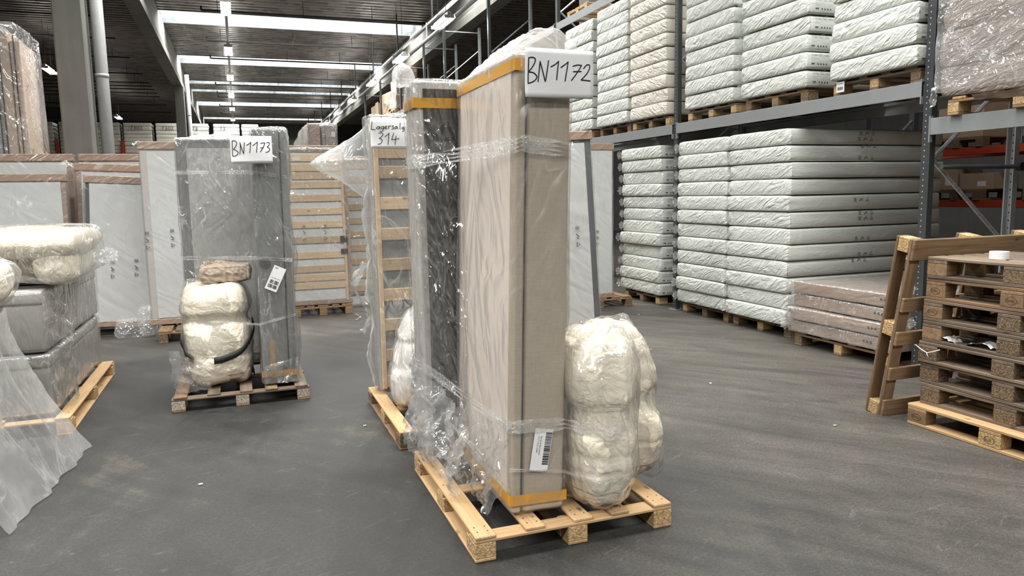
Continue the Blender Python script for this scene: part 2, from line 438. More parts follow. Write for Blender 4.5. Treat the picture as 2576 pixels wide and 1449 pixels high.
ORD = ['bottom', 'second', 'third', 'fourth', 'fifth', 'sixth', 'seventh', 'eighth', 'ninth', 'tenth', 'eleventh', 'twelfth', 'thirteenth']

def nz(x, y, z): return noise.noise(Vector((x, y, z)))
def ridge(x, y, z): return 1.0 - abs(noise.noise(Vector((x, y, z)))) * 2.0

def _steps(h, r, n):
    e = [0.0, 0.3 * r, 0.65 * r, r]
    a = [-h + q for q in e]
    mid = [-h + r + (2 * h - 2 * r) * i / n for i in range(1, n)]
    return a + mid + [h - q for q in e[::-1]]

def soft_mb(sx, sy, sz, n=(6, 6, 3), r=0.03, fn=None):
    """rounded box standing on z=0, centred in x and y; fn(p, normal) -> p may push the surface about"""
    h = (sx / 2, sy / 2, sz / 2); st = [_steps(h[a], r, n[a]) for a in range(3)]
    vs = []; fs = []; idx = {}
    def vid(p):
        k = (round(p[0], 5), round(p[1], 5), round(p[2], 5))
        if k not in idx:
            inn = Vector([max(-(h[a] - r), min(h[a] - r, p[a])) for a in range(3)])
            d = Vector(p) - inn
            nn = d.normalized() if d.length > 1e-9 else Vector((0, 0, 1))
            q = inn + nn * r
            if fn: q = fn(q, nn, h)
            idx[k] = len(vs); vs.append((q[0], q[1], q[2] + h[2]))
        return idx[k]
    for a in range(3):
        b, c = (a + 1) % 3, (a + 2) % 3
        for sgn in (-1, 1):
            for i in range(len(st[b]) - 1):
                for j in range(len(st[c]) - 1):
                    q = []
                    for (u, v) in ((i, j), (i + 1, j), (i + 1, j + 1), (i, j + 1)):
                        p = [0, 0, 0]; p[a] = sgn * h[a]; p[b] = st[b][u]; p[c] = st[c][v]; q.append(vid(p))
                    fs.append(tuple(q if sgn > 0 else q[::-1]))
    m = MB(); m.v = vs; m.f = fs; return m

def crumple(amp, sc, seed, puff=0.0, stretch=(1, 1, 1), lo=-1.0):
    def fn(q, nn, h):
        d = amp * nz(q[0] * sc * stretch[0] + seed, q[1] * sc * stretch[1], q[2] * sc * stretch[2]) + amp * 0.6 * (ridge(q[0] * sc * 2.3 * stretch[0] + seed * 2, q[1] * sc * 2.3 * stretch[1], q[2] * sc * 2.3 * stretch[2]) - 0.6)
        if puff:
            k = 1.0
            for a in range(3):
                if abs(nn[a]) < 0.5: k *= max(0.0, 1 - (q[a] / h[a]) ** 2)
            d += puff * k
        return q + nn * max(d, lo)
    return fn

def lump_fn(rx, ry, h, e1=0.5, e2=0.75, pinch=(), wr=0.012, seed=0.0, sc=5.0, lean=(0, 0), lobes=0.0):
    """surface of a stuffed bag standing on z=0: theta, v -> point"""
    def f(th, v, off=0.0):
        an = (v - 0.5) * PI
        c = abs(math.cos(an)) ** e1; s_ = math.copysign(abs(math.sin(an)) ** e1, math.sin(an))
        z = h * (0.5 + 0.5 * s_)
        ct, stn = math.cos(th), math.sin(th)
        px = math.copysign(abs(ct) ** e2, ct); py = math.copysign(abs(stn) ** e2, stn)
        k = c
        for (zp, wd, am) in pinch: k *= 1 - am * math.exp(-((z - zp) / wd) ** 2)
        d = wr * nz(px * sc * rx * .7 + seed, py * sc * ry * .7, z * sc * 0.5) * 1.6
        d += wr * .55 * (ridge(px * rx * sc * .7 + seed * 3, py * ry * sc * .7, z * sc * 1.6 + px * .4 + seed) - 0.65)
        d += wr * 0.25 * (ridge(px * rx * sc * 3 + seed, py * ry * sc * 3 + z * 6, z * sc * 2.0) - 0.65)
        for (zp, wd, am) in pinch: d += (am * .045 + .002) * math.exp(-abs(z - zp) / .09) * (ridge(ct * 4.5 + seed, stn * 4.5, z * 1.5 + seed) - .6)
        if lobes: d += lobes * nz(px * 1.6 + seed, py * 1.6, z * 4.0)
        d *= min(1.0, c * 1.6)
        r_ = off + d
        return Vector((px * k * rx + ct * r_ + lean[0] * z, py * k * ry + stn * r_ + lean[1] * z, z + (s_ * d if abs(s_) > .8 else 0) + (off if s_ > .95 else 0)))
    return f

def lump_mb(f, nu=72, nv=40):
    m = MB(); vs = []; 
    m.grid(lambda u, v: f(u * 2 * PI, 0.004 + 0.992 * v), nu, nv, True)
    m.f.append(tuple(range(nu))[::-1]); m.f.append(tuple(range((nv - 1) * nu, nv * nu)))
    return m

def sheet_mb(fn, nu, nv, amp, sc, seed, ax=None):
    """crumpled sheet: fn(u,v) -> Vector, pushed off its plane by folded noise"""
    eps = 1e-3
    def g(u, v):
        p = fn(u, v)
        du = fn(min(u + eps, 1), v) - fn(max(u - eps, 0), v); dv = fn(u, min(v + eps, 1)) - fn(u, max(v - eps, 0))
        n = du.cross(dv)
        n = n.normalized() if n.length > 1e-12 else Vector((0, 0, 1))
        d = amp * (nz(p.x * sc + seed, p.y * sc, p.z * sc * 0.7) + 0.7 * (ridge(p.x * sc * 2 + seed, p.y * sc * 2, p.z * sc * 1.3 + seed) - 0.6) + 0.35 * (ridge(p.x * sc * 5, p.y * sc * 5 + seed, p.z * sc * 3) - 0.6))
        return p + n * d
    return MB().grid(g, nu, nv)

def ribbon_mb(pts, up, w, thick=0.0):
    """flat band along pts; up(i) gives the width direction"""
    m = MB(); pts = [Vector(p) for p in pts]; vs = []
    for i, p in enumerate(pts):
        d = up(i) if callable(up) else Vector(up)
        vs += [p - d * w / 2, p + d * w / 2]
    m.add(vs, [(2 * i, 2 * i + 1, 2 * i + 3, 2 * i + 2) for i in range(len(pts) - 1)])
    return m

_txt = {}
def text_mesh(body, size):
    k = (body, size)
    if k not in _txt:
        cu = bpy.data.curves.new('lettering', 'FONT'); cu.body = body; cu.size = size; cu.resolution_u = 2
        o = bpy.data.objects.new('lettering', cu); COL.objects.link(o)
        bpy.context.view_layer.update()
        dg = bpy.context.evaluated_depsgraph_get()
        me = bpy.data.meshes.new_from_object(o.evaluated_get(dg))
        bpy.data.objects.remove(o); bpy.data.curves.remove(cu)
        _txt[k] = ([v.co.copy() for v in me.vertices], [tuple(p.vertices) for p in me.polygons])
        bpy.data.meshes.remove(me)
    return _txt[k]

def add_text(m, body, size, x, z, y=0.0):
    """lettering in the x-z plane (read from -y)"""
    vs, fs = text_mesh(body, size)
    m.add([(x + p.x, y, z + p.y) for p in vs], fs)

def smooth_line(pts, k=5):
    P = [Vector(p) for p in pts]; out = []
    for i in range(len(P) - 1):
        a, b, c, d = P[max(i - 1, 0)], P[i], P[i + 1], P[min(i + 2, len(P) - 1)]
        # keep sharp turns sharp
        for j in range(k):
            t_ = j / k
            out.append(0.5 * ((2 * b) + (c - a) * t_ + (2 * a - 5 * b + 4 * c - d) * t_ * t_ + (3 * b - a - 3 * c + d) * t_ ** 3))
    out.append(P[-1]); return out

def stroke_mb(m, pts, w, y):
    """pen stroke in x-z plane"""
    P = smooth_line([(p[0], p[1], 0) for p in pts], 4)
    for i in range(len(P) - 1):
        d = P[i + 1] - P[i]
        if d.length < 1e-6: continue
        n = Vector((-d.y, d.x, 0)).normalized() * w / 2
        m.add([(q.x, y, q.y) for q in (P[i] - n, P[i + 1] - n, P[i + 1] + n, P[i] + n)], [(0, 1, 2, 3)])
    for q in P:
        m.add([(q.x + math.cos(a * PI / 3) * w / 2, y, q.y + math.sin(a * PI / 3) * w / 2) for a in range(6)], [(0, 1, 2, 3, 4, 5)])

# ------------------------------------------------------------------ the building
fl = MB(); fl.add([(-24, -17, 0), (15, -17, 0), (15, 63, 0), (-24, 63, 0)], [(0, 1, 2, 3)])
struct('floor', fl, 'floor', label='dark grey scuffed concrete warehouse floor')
ROOF = 7.55
SKY = [(-12.0, -10.2), (-4.3, -2.5), (3.4, 5.2), (11.1, 12.9), (18.8, 20.6), (26.5, 28.3), (34.3, 36.2), (41.3, 42.3), (44.4, 45.3), (49.8, 51.9), (59.0, 60.3)]  # strips behind the camera are unseen, added to light the front faces

def deck(x0, x1, spans, pitch=0.33, dep=0.14):
    m = MB()
    for (a, b) in spans:
        n = max(1, int((b - a) / pitch)); p = (b - a) / n; pr = []
        for i in range(n):
            y = a + i * p
            pr += [(y, ROOF), (y + p * .38, ROOF), (y + p * .48, ROOF + dep), (y + p * .9, ROOF + dep)]
        pr.append((b, ROOF))
        vs = [(x0, y, z) for y, z in pr] + [(x1, y, z) for y, z in pr]; k = len(pr)
        m.add(vs, [(i, i + 1, i + 1 + k, i + k) for i in range(k - 1)])
    return m
sp = []; y = -17.0
for a, b in SKY: sp.append((y, a)); y = b
sp.append((y, 63.0))
struct('ceiling', deck(-2.1, 6.6, sp), 'deck', label='corrugated grey steel roof deck over the aisle')
struct('ceiling', deck(-24, -2.1, [(-17, -4.3), (-2.5, 3.4), (5.2, 63)]), 'deck_side', label='corrugated brownish roof deck left of the concrete columns')
struct('ceiling', deck(6.6, 15, [(-17, 63)]), 'deck_side', label='dark corrugated roof deck above the tall racks')
for i, (x0, x1, a, b) in enumerate([(-2.1, 6.6, a, b) for a, b in SKY] + [(-12.0, -2.4, 3.4, 5.2), (-12.0, -2.4, -4.3, -2.5)]):  # the left-bay strips are unseen, added to light left and front faces
    wn = thing('window_%d' % (i + 1), 'long white skylight strip across the roof, %s from the front' % (['first'] + ORD[1:])[i], None); wn['kind'] = 'structure'
    zt = ROOF + 0.55
    for nm, q in (('kerb', (x0, x1, a - .03, a, ROOF, zt)), ('kerb', (x0, x1, b, b + .03, ROOF, zt)), ('kerb', (x0 - .03, x0, a, b, ROOF, zt)), ('kerb', (x1, x1 + .03, a, b, ROOF, zt))):
        MB().box(*q).build(nm, 'kerb', wn)
    MB().add([(x0, a, zt), (x1, a, zt), (x1, b, zt), (x0, b, zt)], [(3, 2, 1, 0)]).build('pane', 'pane', wn)
for a, b in ((3.4, 5.2), (-4.3, -2.5)):
    struct('ceiling', MB().box(-24, -12, a, b, ROOF, ROOF + .13), 'deck_side', label='roof deck left of the side skylight')
    struct('ceiling', MB().box(-2.4, -2.1, a, b, ROOF, ROOF + .13), 'deck_side', label='narrow roof strip beside the concrete beam')
for nm, q in (('wall_far', (-24, 15, 63, 63.3, 0, 8.4)), ('wall_left', (-24.3, -24, -17, 63, 0, 8.4)), ('wall_right', (15, 15.3, -17, 63, 0, 8.4)), ('wall_back', (-24, 15, -17.3, -17, 0, 8.4))):
    struct(nm, MB().box(*q), 'wall_pale' if nm == 'wall_back' else 'wall')
# roof beams: deep concrete beam with a wider bottom flange
def beam(x0, x1, y0, y1, label):
    w_ = x1 - x0
    pr = [(x0, 6.40), (x1, 6.40), (x1, 6.62), (x1 - .07, 6.72), (x1 - .07, ROOF - .02), (x0 + .07, ROOF - .02), (x0 + .07, 6.72), (x0, 6.62)]
    struct('roof_beam', MB().prism(pr, y0, y1, 1), 'concrete', label=label)
beam(-2.30, -1.92, -17, 12.0, 'concrete roof beam running overhead toward the nearest column')
beam(-2.30, -1.92, 12.0, 34.9, 'grey concrete roof beam between the two left columns')
beam(-2.30, -1.92, 34.9, 62.9, 'concrete roof beam beyond the far left column')
beam(6.33, 6.71, -17, 22.0, 'concrete roof beam above the mattress rack')
beam(6.33, 6.71, 22.0, 62.9, 'concrete roof beam beyond the mattress rack')
for (y, lb) in ((12.1, 'thick grey concrete column nearest on the left, pipe beside it'), (34.9, 'far grey concrete column under the left roof beam')):
    c = thing('concrete_column', lb, 'column', (-2.06, y + .22, 0)); c['kind'] = 'structure'; del c['category']
    MB().box(-.19, .19, -.22, .22, 0, 6.4, .02).build('shaft', 'concrete', c)
    d = thing('downpipe', 'round grey rainwater downpipe beside the ' + ('nearest' if y < 20 else 'far') + ' concrete column', 'pipe', (-1.735, y + .3, 0))
    MB().tube([(0, 0, 0), (0, 0, 6.9)], .085, 16).build('tube', 'pipe', d, True)
    for zc in (1.6, 3.4, 5.2): MB().tube([(0, 0, zc), (0, 0, zc + .05)], .092, 16).build('collar', 'pipe', d, True)
for (x, lb) in ((6.52, 'pale concrete column behind the upper mattress stacks'),):
    c = tag(MB().box(x - .2, x + .2, 13.0, 13.4, 0, 6.4, .02).build('concrete_column', 'concrete'), lb, None, None, 'structure')
# sprinkler pipes under the roof
def sprinkler(x0, x1, y, z, label, hang):
    t = thing('sprinkler_pipe', label, 'pipe', (x0, y, z))
    MB().tube([(0, 0, .12), (0, 0, 0), (.02, 0, 0), (x1 - x0, 0, 0)], .028, 6).build('pipe_run', 'dark_pipe', t, True)
    for hx in hang: MB().box(hx - .008, hx + .008, -.008, .008, 0, ROOF - z).build('hanger', 'dark_pipe', t)
for i, y in enumerate((24.4, 28.9, 32.4, 36.9, 39.6, 42.8, 44.25, 48.4, 53.0)):
    sprinkler(-.68, 6.2, y, 7.15, 'black sprinkler pipe over the aisle, %s from the front' % ['first', 'second', 'third', 'fourth', 'fifth', 'sixth', 'seventh', 'eighth', 'ninth'][i], (.45, 2.9, 5.0))
for i, y in enumerate((17.5, 21.0, 26.0, 29.3, 33.0, 37.0, 39.7, 40.9, 42.0, 43.4, 44.8, 48.6, 52.55)):
    sprinkler(-11.5, -3.6, y, 7.15, 'black sprinkler pipe in the left bay, %s from the front' % (['first'] + ORD[1:])[i], (2.0, 5.0, 7.3))
# lamps: twin tubes
def lamp(x, y, z, label, n=1.5, group='twin tube lamps', up=None):
    t = thing('fluorescent_lamp', label, 'lamp', (x, y, z), 0, group)
    MB().box(-.05, .05, 0, n, .03, .11, .01).build('lamp_body', 'lamp_body', t)
    for s_ in (-1, 1):
        MB().tube([(s_ * .085, .03, 0), (s_ * .085, n - .03, 0)], .03, 8).build('tube', 'tube', t, True)
    for yy in (.01, n - .03): MB().box(-.12, .12, yy, yy + .02, -.035, .04).build('end_cap', 'lamp_body', t)
    for yy in (.3, n - .3): MB().box(-.005, .005, yy, yy + .01, .1, up or (ROOF - z)).build('hanger', 'dark_pipe', t)
CT = ['nearest', 'second nearest', 'third nearest', 'fourth nearest', 'fifth nearest', 'sixth nearest', 'farthest']
for i, y in enumerate((19.5, 25.1, 30.6, 36.0, 41.3, 46.8, 52.0)):
    lamp(0.0, y, 6.3, 'twin tube lamp on the centre strip, %s one' % CT[i], up=.13)
for i, y in enumerate((17.8, 22.9, 28.1, 33.3, 38.5, 43.7, 49.0)):
    lamp(5.0, y, 5.86, 'twin tube lamp along the right cable tray, %s one' % CT[i], 1.35)
for i, y in enumerate((28.5, 43.8)):
    lamp(-5.65, y, 6.0, 'twin tube lamp glowing in the left bay, ' + ('nearer' if i == 0 else 'farther') + ' one', 1.4)
t = thing('lamp_rail', 'thin grey lamp rail hanging down the middle of the aisle', 'rail', (0, 10, 6.43))
MB().box(-.035, .035, 0, 50, 0, .05).build('rail', 'lamp_body', t)
for k in range(10): MB().box(-.006, .006, 2.4 + k * 5.2, 2.412 + k * 5.2, .05, ROOF - 6.43).build('hanger', 'dark_pipe', t)
t = thing('cable_tray', 'narrow grey cable tray above the right lamps', 'tray', (5.25, 8, 6.30))
MB().box(-.04, .04, 0, 52, 0, .06).build('tray_channel', 'pipe', t)
for k in range(11): MB().box(-.02, .02, 3 + k * 4.7, 3.05 + k * 4.7, .06, ROOF - 6.3).build('hanger', 'dark_pipe', t)
t = thing('grey_pipe', 'long grey pipe running beside the right lamps', 'pipe', (5.18, 8, 5.9))
MB().tube([(0, 0, 0), (0, 52, 0)], .05, 10).build('pipe_run', 'pipe', t, True)
for k in range(11): MB().box(-.015, .015, 3.4 + k * 4.7, 3.44 + k * 4.7, .04, .46).build('bracket', 'galv', t)
# heater far left
t = thing('unit_heater', 'black unit heater hanging under the far left roof', 'heater', (-7.8, 40.5, 5.45))
MB().box(-.45, .45, -.35, .35, 0, .55, .03).build('housing', 'dark', t)
for sx in (-.35, .35): MB().box(sx - .03, sx + .03, -.03, .03, .55, 2.1).build('hanger', 'dark_pipe', t)

# ------------------------------------------------------------------ pallets
_mc = {}
def boxmesh(sx, sy, sz, c=0.004):
    k = (round(sx, 4), round(sy, 4), round(sz, 4), c)
    return k
def cbox(name, sx, sy, sz, mat, parent, loc, c=0.004, rot=(0, 0, 0)):
    """chamfered box with its base centre at loc; alike pieces share their mesh"""
    k = (round(sx, 4), round(sy, 4), round(sz, 4), c, mat)
    if k not in _mc:
        me = MB().box(-sx / 2, sx / 2, -sy / 2, sy / 2, 0, sz, c).mesh(name); me.materials.append(M[mat]); _mc[k] = me
    return put(name, _mc[k], None, parent, loc, rot)

def pallet(label, loc, rotz, Lx, Ly, decks, bottoms, tone, chips, th=(.022, .078, .022), bx=.10, by=.145, marks=None, stringers=(0, .5, 1), name='wooden_pallet', sw=.145, nails=False, seed=1):
    """deck and bottom boards run along local y, stringers along local x"""
    rg = random.Random(seed)
    t = thing(name, label, 'pallet', loc, rotz if isinstance(rotz, tuple) else (0, 0, rotz))
    tb, bh, ts = th; td = tb
    xs = [-Lx / 2 + bx / 2, 0, Lx / 2 - bx / 2]
    if bottoms:
        for x in xs: cbox('bottom_board', bx if x else max(bx, .1), Ly, tb, tone() + '_y', t, (x, 0, 0))
        zb = tb
    else: zb = 0.0
    ys = [-Ly / 2 + by / 2 + f * (Ly - by) for f in (0, .5, 1)]
    bl = {}
    for i, x in enumerate(xs):
        for j, y_ in enumerate(ys):
            b_ = cbox('block', bx, by, bh, chips(), t, (x, y_, zb), .003); bl[i, j] = b_
    for f in stringers:
        y_ = -Ly / 2 + sw / 2 + f * (Ly - sw)
        cbox('stringer_board', Lx, sw, ts, tone() + '_x', t, (0, y_, zb + bh))
    zt = zb + bh + ts
    for (x, wd) in decks:
        b_ = cbox('deck_board', wd, Ly, td, tone() + '_y', t, (x, rg.uniform(-.004, .004), zt))
        if nails:
            m = MB()
            for yy in (-Ly / 2 + .05, -Ly / 2 + .1, 0.03, Ly / 2 - .06):
                for xx in (-wd * .25, wd * .25): m.tube([(xx, yy, td - .001), (xx, yy, td + .001)], .004, 6)
            m.build('nail_heads', 'burn', b_)['kind'] = 'stuff'
    return t, bl, zt + td

def ring_mark(parent, text, loc, rot, w=.075, h=.045):
    m = MB(); n = 28
    vs = []
    for k in range(n):
        a = 2 * PI * k / n
        for r_ in (1.0, .9): vs.append((math.cos(a) * w / 2 * r_, 0, math.sin(a) * h / 2 * r_))
    m.add(vs, [(2 * k, 2 * k + 1, 2 * ((k + 1) % n) + 1, 2 * ((k + 1) % n)) for k in range(n)])
    add_text(m, text, .026, -.030, -.009)
    m.build('burned_mark', 'burn', parent, False, loc, rot)

EUR_DECK = [(-.3275, .145), (-.17, .10), (0, .145), (.17, .10), (.3275, .145)]
def pick(*a):
    return lambda: RG.choice(a)
# light half-open pallet under the tall beige bed bases
D1 = [(-.45, .098), (-.21, .095), (.03, .095), (.22, .095), (.45, .098)]
P1, b1, zP1 = pallet('new pale wooden pallet under the tall beige bed bases in front', (1.39, 3.605, 0), 0, 1.0, 1.22, D1, True, pick('pine'), pick('chip_new'), (.017, .07, .017), .098, .14, nails=True, sw=.095)
P2, b2, zP2 = pallet('grey worn wooden pallet under the grey bed bases and duvet bag', (-.06, 6.72, 0), 0, 1.03, 1.2, D1, True, pick('mid', 'old'), pick('chip_grey'), (.017, .07, .017), .098, .14, sw=.095)
P3, b3, zP3 = pallet('wooden pallet under the slatted base, behind the tall beige stack', (1.38, 5.21, 0), 0, 1.0, 1.24, D1, True, pick('mid', 'pine'), pick('chip_new', 'chip_old'), (.017, .07, .017), .098, .14, nails=True, sw=.095)
P4, b4, zP4 = pallet('long new pine pallet under the stacked grey linen boxes', (-1.71, 6.83, 0), 0, 1.03, 1.96, [(-.46, .098), (-.2, .098), (.05, .098), (.46, .098)], True, pick('pine'), pick('pine_x'), (.017, .075, .018), .098, .14, sw=.095)
# stack of eight euro pallets
EX, EY = 4.70, 3.165
tones = ['pine', 'old', 'old', 'old', 'old', 'old', 'mid', 'old']
jit = [(-.05, .0, 0), (.035, -.02, .01), (.03, -.01, -.012), (.02, .0, .006), (.025, -.02, .01), (.03, -.015, 0), (.028, -.03, -.008), (.03, -.03, .012)]
TX = [('EPAL', 'EUR'), ('', ''), ('', ''), ('EPAL', ''), ('', ''), ('EPAL', ''), ('EPAL', 'EPAL'), ('', '')]
for k in range(8):
    jx, jy, ja = jit[k]
    lb = '%s wooden pallet, %s of the tall stack at right' % (('pale new' if k == 0 else 'used brown' if k == 6 else 'weathered dark'), ORD[k] if k < 7 else 'topmost')
    p_, bl, zt = pallet(lb, (EX + jx, EY + jy, k * .144), ja, .8, 1.2, EUR_DECK, True, (lambda q=tones[k]: q), pick('chip_old', 'chip_old', 'mid_x') if k not in (0, 6) else pick('mid_x', 'chip_new'), seed=k)
    for j, tx in zip((2, 1), TX[k]):
        if tx: ring_mark(bl[0, j], tx, (-.051, 0, .039), (0, 0, -PI / 2))
# pallet stood on edge, leaning against the stack
th = math.radians(12)
LP = thing('wooden_pallet', 'brown pallet stood on its side, leaning against the pallet stack', 'pallet', (4.22, 4.085, 0.005), (math.radians(9.5), 0, 0))
# local: x along the boards, z up the pallet, -y is the deck side
for z0, hh in ((0, .135), (.285, .095), (.545, .10), (.79, .10), (1.155, .145)):
    cbox('deck_board', 1.2, .022, hh, 'mid_x', LP, (.6, -.122, z0))
for x in (.05, .6, 1.15):
    cbox('stringer_board', .10, .022, 1.3, 'mid_z', LP, (x, -.099, 0))
    cbox('bottom_board', .10, .022, 1.3, 'old_z' if x > .1 else 'mid_z', LP, (x, .012, 0))
    for z0 in (0, .6, 1.2): cbox('block', .10, .088, .10, 'chip_new', LP, (x, -.043, z0))
LP.rotation_euler = (math.radians(9.5), 0, 0)

# ------------------------------------------------------------------ pallet racking on the right
XF, XB = 5.60, 6.62
UP1 = [0.95, 4.88, 8.80, 12.75, 16.65, 20.55]
UP2 = [22.95, 26.5, 30.4, 34.2]
def upright(y, label, pale=False):
    t = thing('rack_frame', label, 'rack frame', (XF, y, 0), 0, 'rack upright frames')
    for i, x in enumerate((0, XB - XF)):
        s_ = 1 if i == 0 else -1
        pr = [(-.03 * s_, -.042), (.03 * s_, -.042), (.03 * s_, -.03), (-.018 * s_, -.03), (-.018 * s_, .03), (.03 * s_, .03), (.03 * s_, .042), (-.03 * s_, .042)]
        p_ = MB().prism(pr, .005, 6.25, 2).build('post', 'post' if i == 0 else 'post_pale', t, False, (x, 0, 0))
        MB().box(-.08, .08, -.08, .08, 0, .008).build('foot_plate', 'galv', t, False, (x, 0, 0))
    zz = .35; k = 0
    while zz < 5.6:
        a, b = (.05, .97) if k % 2 == 0 else (.97, .05)
        MB().tube([(a, 0, zz), (b, 0, zz + .75)], .018, 6).build('brace', 'galv', t)
        zz += .75; k += 1
    for z_ in (.25, 3.2, 6.1): MB().tube([(.04, 0, z_), (.98, 0, z_)], .018, 6).build('brace', 'galv', t)
RN = ['nearest', 'second', 'third', 'fourth', 'fifth', 'sixth', 'seventh', 'eighth', 'ninth', 'tenth']
for i, y in enumerate(UP1 + UP2):
    upright(y, 'grey punched steel rack frame, %s counted from the front right' % RN[i])
def rbeam(y0, y1, z1, label, x=XF, s_=-1, mat='steel', h=.13):
    t = thing('rack_beam', label, 'rack beam', (x, y0 + .045, z1 - h), 0, 'rack beams')
    L = y1 - y0 - .09
    xo = -.055 if s_ < 0 else .035
    MB().box(xo, xo + .02, 0, L, 0, h, .003).build('beam_face', mat, t)
    MB().box(xo + .02 if s_ < 0 else xo - .05, xo + .07 if s_ < 0 else xo, 0, L, h - .03, h - .003).build('beam_ledge', mat, t)
    for yy in (.0, L - .012): MB().box(xo - .004, xo + .03, yy, yy + .012, -.06, h + .02).build('end_plate', mat, t)
rbeam(.95, 4.88, 2.19, 'grey rack beam carrying the brown wrapped load at far right', h=.14)
rbeam(4.88, 8.80, 2.51, 'grey rack beam over the two lower white mattress stacks')
rbeam(8.80, 12.75, 2.51, 'grey rack beam over the small lower mattress stack')
rbeam(12.75, 16.65, 2.51, 'grey rack beam at first level, behind the beige stack')
rbeam(4.88, 8.80, 2.51, 'rear rack beam behind the two lower white mattress stacks', XB, 1)
rbeam(.95, 4.88, 2.19, 'rear rack beam behind the brown wrapped load', XB, 1, h=.14)
rbeam(8.80, 12.75, 2.51, 'rear rack beam behind the small lower mattress stack', XB, 1)
rbeam(8.80, 12.75, 4.64, 'upper grey rack beam above the cream mattress stacks')
rbeam(12.75, 16.65, 4.64, 'upper grey rack beam next to the farthest cream stack')
rbeam(8.80, 12.75, 4.64, 'rear upper rack beam above the cream mattress stacks', XB, 1)
rbeam(22.95, 26.5, 4.62, 'distant upper rack beam nearest the wrapped cartons')
rbeam(26.5, 30.4, 4.62, 'distant upper rack beam under the wrapped cartons')
rbeam(30.4, 34.2, 4.62, 'distant upper rack beam under the wide open carton')

# ------------------------------------------------------------------ mattresses
def mattress_mesh(sx, sy, sz, seed, mat):
    def fn(q, nn, h):
        # flat top and bottom, slightly swelling sides, drooping ends
        zt_ = 1 - (q[2] / h[2]) ** 2
        side = 1.0 - min(1.0, abs(nn[2]) * 1.3)
        e = max(0.0, abs(q[1]) / h[1] - .8) / .2
        d = side * (.006 * zt_ + .005 * nz(q[0] * 3 + seed, q[1] * 5, q[2] * 12) + .005 * (ridge(q[0] * 4 + seed, q[1] * 7 + q[2] * 18, q[2] * 12) - .6))
        r_ = q + nn * d
        if q[2] > 0: r_.z -= .010 * e * e + .004 * abs(nz(q[0] * 2 + seed, q[1] * 3, 1.0))
        return r_
    m = soft_mb(sx, sy, sz - .003, (7, 16, 4), min(.022, sz * .3), fn)
    me = m.mesh('mattress', True); me.materials.append(M[mat]); return me

def flap_mesh(seed, L=.09, wdt=.13, mat='film_crisp'):
    """gathered film end: fan of creased polythene"""
    def fn(u, v):
        a = (u - .5) * 2.0
        r_ = v
        return Vector((.03 * math.sin(u * 17 + seed) * v + .012 * math.sin(u * 41), L * r_ * (1 - .35 * a * a) + .01 * nz(u * 9, v * 3, seed), (a * wdt * .5) * (.15 + .85 * v ** .7)))
    m = MB().grid(fn, 15, 6); me = m.mesh('film_flap', False, False); me.materials.append(M[mat]); return me

MM = [mattress_mesh(2.16, 1.06, .176, s_ * 7.3, 'mattress') for s_ in range(5)]
MW = [mattress_mesh(2.16, 1.00, .181, s_ * 5.1 + 2, 'mattress_warm') for s_ in range(4)]
MG = [mattress_mesh(2.16, 1.00, .181, s_ * 6.1 + 5, 'mattress') for s_ in range(4)]
MS = [mattress_mesh(2.1, 1.14, .178, s_ * 4.7 + 3, 'mattress') for s_ in range(4)]
FL = [flap_mesh(s_ * 3.1) for s_ in range(4)]

def print_mesh():
    """recycling and care symbols printed on the film, in the x-z plane"""
    m = MB()
    def tri(cx, cz, s_):
        o_ = [(math.cos(PI / 2 + k * 2 * PI / 3), math.sin(PI / 2 + k * 2 * PI / 3)) for k in range(3)]
        vs = [(cx + p[0] * s_, 0, cz + p[1] * s_) for p in o_] + [(cx + p[0] * s_ * .62, 0, cz + p[1] * s_ * .62) for p in o_]
        m.add(vs, [(k, (k + 1) % 3, 3 + (k + 1) % 3, 3 + k) for k in range(3)])
        m.add([(cx - s_ * .9, 0, cz - s_ * .75), (cx + s_ * .9, 0, cz - s_ * .75), (cx + s_ * .9, 0, cz - s_ * .6), (cx - s_ * .9, 0, cz - s_ * .6)], [(0, 1, 2, 3)])
    def sq(cx, cz, s_):
        for k in range(4):
            z_ = cz - s_ + k * s_ * .55
            m.add([(cx - s_, 0, z_), (cx + s_, 0, z_), (cx + s_ * (.4 if k % 2 else 1), 0, z_ + s_ * .32), (cx - s_ * (1 if k % 2 else .5), 0, z_ + s_ * .32)], [(0, 1, 2, 3)])
    sq(-.085, 0, .02); 
    m.add([(-.03, 0, -.016), (-.018, 0, -.018), (.012, 0, .012), (.0, 0, .018)], [(0, 1, 2, 3)])
    m.add([(.012, 0, -.012), (.022, 0, -.014), (.024, 0, .014), (.016, 0, .014)], [(0, 1, 2, 3)])
    tri(.085, 0, .026)
    me = m.mesh('printed_symbols', False, False); me.materials.append(M['ink_grey']); return me
PRINT = print_mesh()

def label_mesh(code):
    m = MB()
    add_text(m, code, .031, 0, .028)
    add_text(m, 'BX Basic 120 Foam', .013, 0, .008)
    add_text(m, 'Made in Europe', .010, 0, -.006)
    m.add([(0, 0, -.052), (.042, 0, -.052), (.042, 0, -.036), (0, 0, -.036)], [(0, 1, 2, 3)])
    for k in range(4): m.add([(.075 + k * .035, 0, -.055), (.095 + k * .035, 0, -.055), (.092 + k * .035, 0, -.038), (.078 + k * .035, 0, -.036)], [(0, 1, 2, 3)])
    m.add([(.12, 0, .062), (.165, 0, .072), (.165, 0, .078), (.12, 0, .068)], [(0, 1, 2, 3)])
    me = m.mesh('printed_label', False, False); me.materials.append(M['ink_grey']); return me
LAB = [label_mesh('31000-7301-10021'), label_mesh('31000-7302-10021')]

